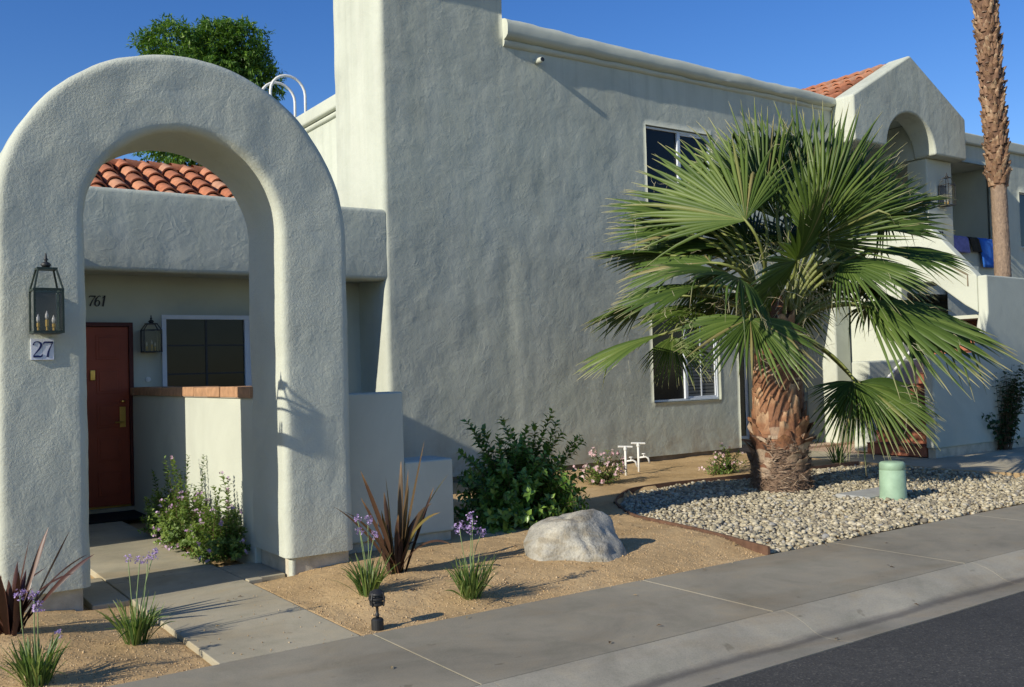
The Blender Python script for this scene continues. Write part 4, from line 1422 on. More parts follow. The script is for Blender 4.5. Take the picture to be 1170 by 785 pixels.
# river pebbles
def pebbles():
    protos = []
    rg = np.random.default_rng(11)
    for k in range(6):
        bm = bmesh.new()
        bmesh.ops.create_icosphere(bm, subdivisions=2 if k < 3 else 1, radius=1.0)
        sx, sy, sz = rg.uniform(0.9, 1.25), rg.uniform(0.7, 1.0), rg.uniform(0.5, 0.75)
        off = Vector(rg.uniform(-9, 9, 3))
        V = []
        for v in bm.verts:
            p = v.co * (1 + 0.42 * mnoise.noise(v.co * 1.1 + off) + 0.08 * mnoise.noise(v.co * 2.6 + off))
            p += v.co * 0.10 * abs(mnoise.noise(v.co * 2.1 + off * 2))
            V.append((p.x * sx, p.y * sy, p.z * sz))
        F = [[v.index for v in f.verts] for f in bm.faces]
        bm.free()
        protos.append((np.array(V), np.array(F)))
    Vs, Fs, Rs = [], [], []
    n0 = 0
    tries = 0
    cells = {}
    cnt = 0
    trunk = (9.37, 7.81)
    while tries < 60000 and cnt < 17000:
        tries += 1
        x, y = rg.uniform(6.1, 12.25), rg.uniform(5.26, 8.95)
        if not in_gravel_poly(x, y) or not in_gravel_poly(x - 0.05, y) or not in_gravel_poly(x - 0.03, y + 0.04) or math.hypot(x - trunk[0], y - trunk[1]) < 0.33 or (9.22 < x < 10.13 and 6.49 < y < 6.98 and rg.random() < 0.9):
            continue
        s = rg.uniform(0.011, 0.026) * (1.0 if rg.random() < 0.88 else 1.45)
        key = (int(x / 0.036), int(y / 0.036))
        c = cells.get(key, 0)
        if c >= 2:
            continue
        cells[key] = c + 1
        near = y < 6.4 and x < 8.2
        k = rg.integers(0, 3) if near else rg.integers(3, 6)
        V, F = protos[k]
        a, b = rg.uniform(0, 2 * math.pi), rg.normal(0, 0.4)
        ca, sa, cb, sb = math.cos(a), math.sin(a), math.cos(b), math.sin(b)
        Rm = np.array([[ca, -sa, 0], [sa, ca, 0], [0, 0, 1]]) @ np.array([[1, 0, 0], [0, cb, -sb], [0, sb, cb]])
        Vs.append(V @ Rm.T * s + np.array([x, y, -0.004 + s * 0.3 + c * 0.016 + 0.015 * math.sin(x * 3) * math.sin(y * 2.3)]))
        Fs.append(F + n0)
        Rs.append(np.full(len(V), rg.random()))
        n0 += len(V)
        cnt += 1
    o = np_mesh('river_pebbles', np.concatenate(Vs), np.concatenate(Fs), M['pebble'], None, np.concatenate(Rs))
    o['kind'] = 'stuff'
    # loose grit on the sand and a few crumbs on the concrete
    Vs, Fs, Rs = [], [], []
    oct_v = np.array([(1, 0, 0), (-1, 0, 0), (0, 1, 0), (0, -1, 0), (0, 0, 1), (0, 0, -1)], float)
    oct_f = np.array([(0, 2, 4), (2, 1, 4), (1, 3, 4), (3, 0, 4), (2, 0, 5), (1, 2, 5), (3, 1, 5), (0, 3, 5)])
    n0 = 0
    cnt = 0
    while cnt < 9000:
        x = rg.uniform(0.2, 7.5)
        y = 5.2 + abs(rg.normal(0, 1.1))
        if y > 8.2:
            continue
        on = y < 5.25 or PX0 - 0.02 < x < PX1 + 0.02
        if on and rg.random() > 0.05:
            continue
        if in_gravel_poly(x, y) or (1.3 < x < 2.9 and y > 7.1):
            continue
        s = rg.uniform(0.0025, 0.0065) * (1 if rg.random() < 0.97 else 1.9)
        z = ground_h(x, y) if not on else 0.001
        Vs.append(oct_v * s * rg.uniform(0.6, 1.2, 3) * np.array([1, 1, .8]) @ np.linalg.qr(rg.normal(size=(3, 3)))[0] + np.array([x, y, z + s * 0.4]))
        Fs.append(oct_f + n0)
        Rs.append(np.full(6, rg.random()))
        n0 += 6
        cnt += 1
    o = np_mesh('loose_grit', np.concatenate(Vs), np.concatenate(Fs), M['grit'], None, np.concatenate(Rs), smooth=False)
    o['kind'] = 'stuff'
pebbles()
def litter():
    rg = np.random.default_rng(17)
    q = QA()
    for k in range(150):
        x = rg.uniform(0.2, 11.5)
        y = rg.uniform(5.3, 8.6) if rg.random() < 0.7 else rg.uniform(3.6, 5.2)
        if 4.72 < x < 5.4 and 5.8 < y < 6.5:
            continue
        if y < 5.25:
            z = 0.006 if y > 4.06 else (-0.045 if y > 3.85 else -0.09)
            if rg.random() < 0.6:
                continue
        elif PX0 < x < PX1:
            z = 0.005
        else:
            z = ground_h(x, y) + (0.03 if in_gravel_poly(x, y) else 0.006)
        q.leaf(np.array([x, y, z]), np.append(rg.normal(0, 1, 2), 0.15), unit(np.array([0, 0, 1]) + rg.normal(0, 0.25, 3)), rg.uniform(0.02, 0.055), rg.uniform(0.008, 0.02), float(rg.random()), 0.3, 0.15)
    o = q.build('leaf_litter', M['litter'], None, False)
    o['kind'] = 'stuff'
litter()

# ================================================================ PLANTS
def blade(q, rg, base, az, tilt, L, W, bend, rnd, m=0, nseg=8, twist=0.0, fold=0.35, kink=None):
    """one strap leaf: starts out along tilt (0 = upright) and bends over"""
    rows, al = [], []
    p = np.array(base, float)
    th = tilt
    for i in range(nseg + 1):
        t = i / nseg
        d = np.array([math.cos(az) * math.sin(th), math.sin(az) * math.sin(th), math.cos(th)])
        side = np.array([-math.sin(az), math.cos(az), 0.0])
        if twist:
            nn = np.cross(side, d)
            a = twist * t
            side = side * math.cos(a) + nn * math.sin(a)
        nrm = np.cross(side, d)
        w = W * (0.55 + 0.9 * t if t < 0.4 else 0.91) * (1 - max(0, (t - 0.5) / 0.5) ** 2.4) * 0.5 + 0.0006
        rows.append([p - side * w + nrm * w * fold, p, p + side * w + nrm * w * fold])
        al.append([t] * 3)
        p = p + d * (L / nseg)
        th += bend * (0.35 + 1.3 * t) / nseg
        if kink and i == int(kink * nseg):
            th += 0.9
    q.grid(np.array(rows), rnd, np.array(al), m)

def flax(name_, base, tips, n_fill, label, mat, seed, Hm, W=0.038, spread=0.55):
    rg = np.random.default_rng(seed)
    t = empty(name_, (base[0], base[1], ground_h(base[0], base[1])), label, 'flax')
    q = QA()
    b = np.array([base[0], base[1], ground_h(base[0], base[1]) - 0.01])
    for (tx, ty, tz, bend) in tips:
        v = np.array([tx, ty, tz]) - b
        hd = math.hypot(v[0], v[1])
        L = np.linalg.norm(v) * (1 + 0.05 * abs(bend))
        ang = math.atan2(hd, v[2])
        azz = math.atan2(v[1], v[0])
        o = np.array([math.cos(azz), math.sin(azz), 0]) * rg.uniform(0.0, 0.04) + np.append(rg.normal(0, 0.015, 2), 0)
        blade(q, rg, b + o, azz, max(0.0, ang - bend * 0.52), L, W * rg.uniform(0.85, 1.15), bend, float(np.clip(rg.normal(0.45, 0.28), 0, 1)), 0, 12, rg.normal(0, 0.5))
    for k in range(n_fill):
        azz = rg.uniform(0, 2 * math.pi)
        o = np.array([math.cos(azz), math.sin(azz), 0]) * rg.uniform(0.01, 0.07)
        blade(q, rg, b + o, azz, abs(rg.normal(0.12, spread * 0.45)), Hm * rg.uniform(0.45, 0.95), W * rg.uniform(0.7, 1.1), rg.normal(0.25, 0.3), float(np.clip(rg.normal(0.35, 0.25), 0, 1)), 0, 10, rg.normal(0, 0.6), 0.4, 0.6 if rg.random() < 0.12 else None)
    q.build('leaves', M[mat], t, True)
    return t
flax('flax_plant', (3.357, 6.40), [(3.00, 6.30, 0.845, .15), (3.628, 6.40, 1.02, .1), (3.86, 6.38, 0.70, .5), (2.79, 6.30, 0.545, .6), (2.72, 6.08, 0.50, .8), (3.427, 6.45, 0.884, .05), (3.33, 6.5, 0.66, .0), (3.641, 6.4, 0.66, .15), (3.70, 6.15, 0.40, 1.5), (3.70, 6.05, 0.10, 2.0), (3.434, 6.35, 0.71, .1), (3.08, 6.45, 0.62, .3), (3.52, 6.5, 0.80, .1), (3.20, 6.3, 0.55, .2), (3.9, 6.75, 0.35, 1.2), (3.30, 6.42, .78, .1)],
     17, 'bronze green flax with tall sword leaves right of the arch', 'flax_dark', 21, 0.52, 0.050)
flax('flax_plant', (0.80, 6.50), [(1.03, 6.5, 0.66, .1), (1.10, 6.5, 0.62, .15), (1.26, 6.38, 0.43, .5), (0.744, 6.4, 0.44, .1), (1.16, 6.2, 0.30, 1.2), (1.0, 6.55, 0.56, .1), (0.92, 6.5, 0.6, .1), (0.62, 6.6, 0.5, .3), (0.45, 6.4, 0.45, .5), (1.3, 6.7, 0.34, .9), (0.7, 6.2, 0.5, .2), (0.4, 6.8, 0.5, .4)],
     20, 'dark red flax with strap leaves at the left edge by the arch foot', 'flax_red', 22, 0.5, 0.050)

def lily(base, heads, label, seed, n=115, Hm=0.27, rad=0.06):
    rg = np.random.default_rng(seed)
    gz = ground_h(base[0], base[1])
    t = empty('garlic_lily', (base[0], base[1], gz), label, 'lily', 'purple flowering lilies in the tan grit')
    q = QA()
    for k in range(n):
        azz = rg.uniform(0, 2 * math.pi)
        rr = rad * math.sqrt(rg.random())
        tilt = abs(rg.normal(0.18, 0.22)) + rr * 2.5
        L = Hm * rg.uniform(0.6, 1.15)
        blade(q, rg, (base[0] + rr * math.cos(azz), base[1] + rr * math.sin(azz), gz - 0.01), azz + rg.normal(0, 0.4), tilt, L, rg.uniform(0.0075, 0.012), rg.normal(0.5, 0.35), float(rg.random()), 0, 7, rg.normal(0, 0.8), 0.3, 0.55 if rg.random() < 0.08 else None)
    q.build('leaves', M['lily_leaf'], t, True)
    for (hx, hy, hz, sz) in heads:
        mb = MB()
        b0 = Vector((base[0] + rg.normal(0, 0.015), base[1] + rg.normal(0, 0.015), gz))
        hp = Vector((hx, hy, hz))
        mid = b0.lerp(hp, 0.5) + Vector((rg.normal(0, 0.012), rg.normal(0, 0.012), 0.03))
        pts = [b0.lerp(mid, s).lerp(mid.lerp(hp, s), s) for s in (0, .2, .4, .6, .8, 1)]
        mb.tube(pts, [0.0034, 0.003, 0.003, 0.0027, 0.0027, 0.0025], 6)
        stalk = mb.build('stalk', M['stalk'], t, smooth=True)
        f = QA()
        c = np.array(hp)
        for k in range(int(16 * sz / 0.03)):
            d = unit(rg.normal(0, 1, 3) + np.array([0, 0, 0.35]))
            L = sz * rg.uniform(0.6, 1.1)
            rn = float(rg.random())
            tipp = c + d * L
            f.leaf(c, d, unit(rg.normal(0, 1, 3)), L, 0.0035, rn * 0.5, 0.1)
            for a in range(5):
                dd = unit(np.cross(d, unit(rg.normal(0, 1, 3))) + d * 0.5)
                f.leaf(tipp, dd, d, 0.014, 0.007, rn, 0.15)
        f.build('blossom', M['purple'], stalk, False)
    return t
lily((1.40, 5.98), [(1.428, 5.98, 0.483, .026), (1.51, 6.0, 0.50, .034), (1.365, 6.0, 0.50, .020), (1.49, 6.05, 0.47, .02)], 'lily clump with two purple heads in the left bed beside the path edge', 31)
lily((0.80, 5.52), [(0.725, 5.5, 0.47, .028), (0.79, 5.5, 0.45, .032), (0.80, 5.47, 0.40, .030), (0.905, 5.5, 0.245, .018)], 'lily clump with a low bunch of purple heads at the bottom left corner', 32, 130, 0.24)
lily((2.945, 6.05), [(2.873, 6.05, 0.56, .025), (2.955, 6.05, 0.535, .032), (2.89, 6.05, 0.475, .026), (2.975, 6.0, 0.44, .026)], 'lily clump with pale purple heads behind the black path light', 33, 110)
lily((3.445, 5.52), [(3.355, 5.5, 0.507, .042), (3.46, 5.5, 0.562, .040), (3.475, 5.55, 0.475, .036), (3.525, 5.5, 0.45, .036)], 'lily clump with the largest purple heads between the bronze flax and the boulder', 34, 135, 0.29)

def shrub(name_, base, shoots, leafL, leafW, mats, label, cat, seed, gap=0.03, group=None, flowers=None, pair=True, stem_r=0.006, bare=0.25, droop=0.0):
    """shoots: list of tips; leaves in pairs along each shoot"""
    rg = np.random.default_rng(seed)
    bz = base[2]
    t = empty(name_, base, label, cat, group)
    q = QA()
    mb = MB()
    fl = QA()
    clusters = []
    for tip in shoots:
        b0 = np.array([base[0], base[1], bz]) + np.append(rg.normal(0, 0.05, 2), 0)
        tp = np.array(tip, float)
        L = np.linalg.norm(tp - b0)
        mid = (b0 + tp) / 2 + np.array([rg.normal(0, .05), rg.normal(0, .05), 0.12 * L])
        N = max(4, int(L * (1 - bare) / gap))
        tone = rg.normal(0, 0.12)
        prev = None
        pts = []
        for k in range(8):
            s = k / 7
            pts.append(tuple((1 - s) ** 2 * b0 + 2 * s * (1 - s) * mid + s * s * tp))
        mb.tube(pts, [stem_r * (1 - 0.7 * k / 7) for k in range(8)], 5, caps=False)
        ph = rg.uniform(0, math.pi)
        for k in range(N):
            s = bare + (1 - bare) * (k + rg.random() * 0.5) / N
            p = (1 - s) ** 2 * b0 + 2 * s * (1 - s) * mid + s * s * tp
            d = unit(2 * (1 - s) * (mid - b0) + 2 * s * (tp - mid))
            e1 = unit(np.cross(d, np.array([0.3, 0.2, 1.0])))
            e2 = np.cross(d, e1)
            a = ph + k * (math.pi / 2 if pair else 2.4)
            for sg in ((1, -1) if pair else (1,)):
                o = (e1 * math.cos(a) + e2 * math.sin(a)) * sg
                ld = unit(o * 0.85 + d * 0.55 + rg.normal(0, 0.22, 3) + np.array([0, 0, -droop]))
                nn = unit(d + np.array([0, 0, 0.6]) + rg.normal(0, 0.3, 3))
                sz = leafL * rg.uniform(0.65, 1.15) * (0.75 if s > 0.93 else 1)
                rn = float(np.clip(0.45 + tone + rg.normal(0, 0.16) + (0.3 if s > 0.86 else 0), 0, 1))
                q.leaf(p, ld, nn, sz, leafW * sz / leafL, rn, 0.18, 0.12)
        if flowers and rg.random() < flowers[0]:
            for k in range(flowers[1]):
                c = tp + rg.normal(0, flowers[2], 3)
                rn = float(rg.random())
                up = unit(rg.normal(0, 1, 3) + np.array([-0.6, -0.5, 0.8]))
                e1 = unit(np.cross(up, rg.normal(0, 1, 3)))
                e2 = np.cross(up, e1)
                for a in range(5):
                    dd = e1 * math.cos(a * 1.2566) + e2 * math.sin(a * 1.2566) + up * 0.25
                    fl.leaf(c, dd, up, flowers[3], flowers[3] * 0.75, rn, 0.1)
            clusters.append(fl)
            fl = QA()
    mb.build('stems', M['stem'], t, smooth=True)
    q.build('foliage', M[mats[0]], t, False)
    for c in clusters:
        c.build('flower_cluster', M[mats[1]], t, False)
    return t

def dome_tips(rg, c, rx, ry, h, n, zmin=0.15):
    out = []
    for k in range(n):
        a = rg.uniform(0, 2 * math.pi)
        e = math.asin(rg.uniform(zmin, 1.0))
        s = rg.uniform(0.72, 1.05)
        out.append((c[0] + rx * math.cos(a) * math.cos(e) * s, c[1] + ry * math.sin(a) * math.cos(e) * s, c[2] + h * math.sin(e) * s))
    return out
rg = np.random.default_rng(41)
bc = (5.50, 7.86, 0.0)
tips = dome_tips(rg, bc, 0.74, 0.64, 0.90, 260, 0.02)
tips += [(4.74, 7.75, 0.80), (4.86, 7.8, 1.08), (4.93, 7.78, 0.97), (5.26, 7.8, 1.10), (5.90, 7.8, 1.13), (5.93, 7.76, 1.02), (6.30, 7.8, 0.80), (6.17, 7.7, 0.86), (6.02, 7.8, 0.90), (5.1, 7.9, 1.0), (5.62, 7.85, 0.98), (5.45, 7.9, 0.95), (4.80, 7.7, 0.55), (6.22, 7.6, 0.5), (5.75, 7.9, 1.0)]
shrub('privet_bush', bc, tips, 0.088, 0.052, ['bush_leaf'], 'big dark green bush with upright leafy shoots against the wall behind the boulder', 'bush', 42, 0.030, bare=0.12)
rg = np.random.default_rng(43)
pc = (8.05, 9.62, 0.02)
shrub('pink_shrub', pc, dome_tips(rg, pc, 0.38, 0.34, 0.50, 46, 0.15), 0.065, 0.02, ['bed_leaf', 'pink'], 'small shrub with pink blossoms beside the white standpipes', 'shrub', 44, 0.028, 'small pink flowering shrubs', (0.8, 5, 0.013, 0.024), True, 0.005, 0.2)
pc = (9.93, 9.25, 0.02)
shrub('pink_shrub', pc, dome_tips(rg, pc, 0.36, 0.30, 0.44, 42, 0.15), 0.06, 0.02, ['bed_leaf', 'pink'], 'small sparsely flowering shrub just left of the fan palm trunk', 'shrub', 45, 0.028, 'small pink flowering shrubs', (0.4, 4, 0.012, 0.022), True, 0.005, 0.2)
# flower bed along the courtyard wall
beds = [((2.66, 8.25, 0.0), 0.33, 0.48, 0.52, 130, 'pink flowering bed plant nearest the arch at the foot of the cream courtyard wall', 51),
        ((2.62, 9.05, 0.0), 0.33, 0.50, 0.60, 140, 'loose flowering bed plant in the middle of the row along the courtyard wall', 52),
        ((2.66, 9.95, 0.0), 0.32, 0.50, 0.50, 130, 'greener bed plant at the far end of the row by the red door', 53)]
for (c, rx, ry, h, n, lab, sd_) in beds:
    rg = np.random.default_rng(sd_)
    tp = dome_tips(rg, c, rx, ry, h, n, 0.05)
    tp += [(c[0] + rg.normal(0, 0.13), c[1] + rg.normal(0, 0.2), h * rg.uniform(1.1, 1.4)) for k in range(5)]
    shrub('bedding_plant', c, tp, 0.046, 0.026, ['bed_leaf', 'mauve'], lab, 'plant', sd_ + 10, 0.024, 'flowering plants along the courtyard wall', (0.30 if sd_ < 53 else 0.12, 6, 0.008, 0.014), True, 0.003, 0.15)
# climber on the stair wall
rg = np.random.default_rng(61)
vc = (15.75, 8.47, 0.0)
vt = []
for k in range(70):
    zz = rg.uniform(0.15, 1.42)
    vt.append((15.72 + 0.28 * zz + rg.normal(0, 0.30), 8.48 - abs(rg.normal(0, 0.06)), zz))
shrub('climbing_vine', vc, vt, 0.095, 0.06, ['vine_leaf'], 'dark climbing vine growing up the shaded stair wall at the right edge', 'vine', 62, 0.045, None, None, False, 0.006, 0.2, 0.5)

def strap_clump(base, n, Hm, label, seed):
    rg = np.random.default_rng(seed)
    t = empty('strap_leaf_plant', base, label, 'plant', None)
    q = QA()
    for k in range(n):
        azz = rg.uniform(0, 2 * math.pi)
        blade(q, rg, (base[0] + rg.normal(0, .03), base[1] + rg.normal(0, .03), base[2]), azz, abs(rg.normal(0.4, 0.3)), Hm * rg.uniform(0.6, 1.1), 0.016, rg.normal(0.5, 0.3), float(rg.random()) * 0.4, 0, 7)
    q.build('leaves', M['lily_leaf'], t, True)
strap_clump((11.15, 8.98, 0.0), 40, 0.42, 'tuft of dark strap leaves growing just right of the fan palm trunk', 71)
strap_clump((12.0, 8.95, 0.0), 46, 0.45, 'tuft of strap leaves under the hanging palm frond beside the walk', 72)

# ================================================================ PALMS
FRONDS=[(8.581,7.534,3.198,-0.077,0.663,0.745,-0.616,-0.619,0.487,1.675,72,0.1),
(9.664,7.562,3.489,0.209,0.331,0.92,-0.528,-0.753,0.391,1.59,62,0.06),
(9.258,7.847,3.417,-0.042,0.281,0.959,-0.538,-0.815,0.215,1.537,55,0.06),
(10.05,7.304,3.197,0.571,-0.24,0.785,-0.61,-0.764,0.21,1.325,58,0.12),
(10.491,6.994,3.289,0.97,0.078,0.231,-0.24,0.456,0.857,1.113,55,0.2),
(10.426,7.053,2.873,0.973,-0.227,0.052,-0.106,-0.233,0.967,1.166,75,0.18),
(10.036,7.052,2.243,0.328,-0.847,-0.417,-0.311,-0.514,0.799,1.749,50,0.16),
(10.306,7.159,2.18,0.972,0.109,-0.209,0.23,-0.238,0.944,1.272,55,0.2),
(10.176,7.279,1.274,-0.178,-0.763,-0.621,-0.511,-0.468,0.721,1.113,85,0.22),
(10.066,7.152,1.266,-0.101,-0.822,-0.56,-0.256,-0.522,0.813,1.06,70,0.3),
(9.94,7.134,1.291,-0.673,-0.552,-0.492,-0.206,-0.5,0.842,0.795,80,0.25),
(9.994,6.941,2.182,0.329,-0.878,-0.348,-0.131,-0.408,0.904,1.696,45,0.16),
(8.368,7.333,2.048,-0.553,-0.559,-0.618,-0.311,-0.55,0.775,1.06,105,0.12),
(8.035,8.4,1.921,-0.311,0.921,-0.236,-0.325,0.13,0.937,1.219,48,0.1),
(8.744,8.967,1.911,-0.316,-0.612,-0.725,-0.422,-0.594,0.685,0.763,70,0.25),
(8.336,7.439,2.511,-0.951,-0.31,-0.005,0.141,-0.445,0.884,1.219,60,0.2),
(9.263,8.959,2.313,-0.966,-0.065,-0.249,-0.209,-0.368,0.906,1.06,55,0.2),
(9.741,7.123,2.713,0.162,-0.941,-0.298,-0.366,-0.338,0.867,1.06,70,0.25),
(9.873,8.207,2.949,0.139,0.773,0.619,-0.55,-0.459,0.697,1.219,85,0.12),
(9.985,7.682,2.893,0.678,0.446,0.585,-0.219,-0.637,0.739,1.219,80,0.12),
(8.534,8.359,3.142,-0.193,0.935,0.299,-0.202,-0.336,0.92,1.219,50,0.1),
(10.384,7.073,3.143,0.818,-0.076,0.57,-0.483,-0.629,0.61,1.219,55,0.12),
(9.435,7.721,3.497,0.142,0.462,0.875,-0.542,-0.704,0.459,1.59,62,0.05),
(9.928,7.382,3.394,0.281,0.229,0.932,-0.521,-0.779,0.348,1.537,58,0.05),
(9.051,8.285,3.359,-0.206,0.713,0.671,-0.549,-0.651,0.524,1.484,55,0.08),
(10.252,7.165,3.147,0.701,0.005,0.713,-0.475,-0.743,0.471,1.378,55,0.1),
(8.158,7.703,2.711,-0.093,0.99,0.106,-0.354,-0.132,0.926,1.272,55,0.12),
(8.044,7.769,2.443,-0.287,0.958,0.01,-0.214,-0.074,0.974,1.113,80,0.12),
(8.338,8.504,2.891,-0.355,0.931,0.088,0.221,-0.008,0.975,1.145,48,0.1),
(8.43,8.424,3.381,-0.33,0.882,0.337,-0.162,-0.405,0.9,1.06,42,0.08),
(9.151,7.29,2.728,-0.752,-0.585,0.305,0.348,-0.745,-0.57,1.113,140,0.2),
(8.494,9.169,2.339,-0.517,0.807,-0.284,0.1,0.387,0.917,0.901,45,0.15),
(10.107,7.714,2.792,0.832,0.253,-0.494,0.374,0.403,0.835,1.06,75,0.3),
(9.418,7.73,3.572,0.659,0.261,0.705,-0.395,0.918,0.03,1.219,60,0.1),
(9.068,8.288,3.009,-0.097,0.971,0.221,-0.12,-0.231,0.966,1.272,60,0.15),
(10.19,7.59,2.539,0.988,-0.081,-0.135,0.116,-0.204,0.972,1.219,60,0.2),
(10.062,8.178,2.327,0.504,0.39,-0.771,0.454,0.639,0.62,0.848,80,0.3),
(9.56,8.54,2.459,-0.133,0.833,-0.536,0.299,0.55,0.78,0.954,70,0.35),
(9.037,8.395,3.242,0.007,0.864,0.504,0.245,-0.49,0.837,1.166,55,0.12),
(9.62,7.393,3.002,-0.16,-0.779,0.606,-0.76,-0.295,-0.58,1.325,80,0.12),
(9.398,7.753,3.305,0.193,0.282,0.94,-0.537,-0.771,0.342,1.59,60,0.08),
(9.857,7.435,3.289,0.322,-0.134,0.937,-0.634,-0.766,0.109,1.59,55,0.08),
(9.217,8.652,2.97,-0.235,0.88,0.412,-0.235,-0.463,0.854,1.272,60,0.15),
(10.204,7.213,2.688,0.997,0.065,0.044,-0.017,-0.366,0.93,1.166,65,0.2),
(10.379,7.101,2.414,0.937,0.251,-0.242,0.322,-0.363,0.874,1.166,60,0.2),
(9.549,7.647,3.354,0.477,0.087,0.874,-0.561,-0.736,0.379,1.431,60,0.1),
(9.585,8.316,3.004,-0.169,0.709,0.685,-0.436,-0.676,0.593,1.272,60,0.1),
(9.412,8.768,2.762,-0.345,0.605,-0.718,0.042,0.774,0.632,0.901,70,0.35)]

TRX, TRY = 9.37, 7.81
def frond_blade(q, rg, H, A, N, L, Phi, droop, nseg=42, age=0.0):
    H, A, N = np.array(H, float), unit(A), unit(N)
    N = unit(N - A * np.dot(A, N))
    Sd = np.cross(A, N)
    Phi = R(Phi)
    ftone = rg.normal(0, 0.10)
    nseg = int(max(17, 37 * Phi / R(75))) if Phi < R(75) else int(37 + 14 * (Phi - R(75)) / R(60))
    dphi = 2 * Phi / nseg
    psi = R(10)
    ts = np.array([0.0, 0.10, 0.25, 0.38, 0.52, 0.68, 0.84, 0.94, 1.0])
    half = math.tan(dphi / 2) * 1.0
    for k in range(nseg):
        ph = -Phi + (k + 0.5) * dphi
        rel = abs(ph) / Phi
        Ls = L * (1.0 - 0.30 * rel ** 2.2) * rg.uniform(0.93, 1.04)
        dirv = A * math.cos(ph) + math.sin(ph) * (math.cos(psi) * Sd) - N * abs(math.sin(ph)) * math.sin(psi)
        dirv = unit(dirv + rg.normal(0, 0.010, 3))
        side = unit(np.cross(N, dirv))
        nrm = np.cross(dirv, side)
        nrm = nrm if np.dot(nrm, N) > 0 else -nrm
        dr = 0.5 * droop * rg.uniform(0.4, 1.5) * (1 + 0.5 * rel)
        bent = rg.random() < 0.07
        bt = rg.uniform(0.5, 0.75)
        lat = rg.normal(0, 0.05)
        rows = []
        p = H.copy()
        for i, t in enumerate(ts):
            c = H + dirv * (Ls * t) + N * (0.10 * L * (t * (1 - t)) * 1.2) + side * (lat * L * max(0, t - 0.45) ** 1.5)
            c = c + np.array([0, 0, -1.0]) * (dr * L * max(0, t - 0.25) ** 2.2 * 1.6)
            if bent and t > bt:
                over = (t - bt) * Ls
                c = c - dirv * over * 0.65 + np.array([0, 0, -1.0]) * over * 0.8
            w = t * Ls * half if t <= 0.44 else 0.44 * Ls * half * max(0.0, 1 - ((t - 0.44) / 0.56) ** 1.9)
            w = max(w, 0.0012)
            rows.append([c - side * w - nrm * w * 1.25, c + nrm * w * 0.8, c + side * w - nrm * w * 1.25])
        rn = float(np.clip(rg.normal(0.45, 0.16) + ftone + age * 0.2, 0, 0.93))
        if rg.random() < 0.008 + 0.02 * age:
            rn = 1.0
        q.grid(np.array(rows), rn, ts[:, None] * np.ones((1, 3)) - rg.uniform(0, 0.08), 0)
        if rg.random() < 0.6:      # loose fibre between the segments
            s0 = rg.uniform(0.45, 0.75)
            p = H + dirv * Ls * s0 + np.array([0, 0, -1.0]) * (dr * L * max(0, s0 - 0.25) ** 2.2 * 1.6)
            d = unit(dirv + rg.normal(0, 0.5, 3))
            pr = []
            wv = unit(rg.normal(0, 1, 3)) * 0.0016
            for j in range(6):
                pr.append([p - wv, p + wv])
                p = p + d * 0.055 * rg.uniform(0.6, 1.5)
                d = unit(d + rg.normal(0, 0.45, 3) + np.array([0, 0, -0.22]))
            q.grid(np.array(pr), 0.5, 0.0, 1)

def petiole_tube(B, Hh, A, w0=0.028, w1=0.013):
    B, Hh, A = Vector(B), Vector(Hh), Vector(A)
    L = (Hh - B).length
    out = Vector((Hh.x - B.x, Hh.y - B.y, 0)) * 0.15
    c1 = B + Vector((0, 0, 0.38 * L)) + out
    c2 = Hh - A.normalized() * 0.35 * L
    pts = []
    for k in range(11):
        s = k / 10
        pts.append(B * (1 - s) ** 3 + c1 * 3 * s * (1 - s) ** 2 + c2 * 3 * s * s * (1 - s) + Hh * s ** 3)
    pts.append(Hh + A.normalized() * 0.16)
    return pts, [w0 * (1 - k / 11) + w1 * k / 11 for k in range(11)] + [0.005]

palm = empty('fan_palm', (TRX, TRY, 0), 'stout fan palm with a broad green crown standing in the river pebbles before the house', 'palm')
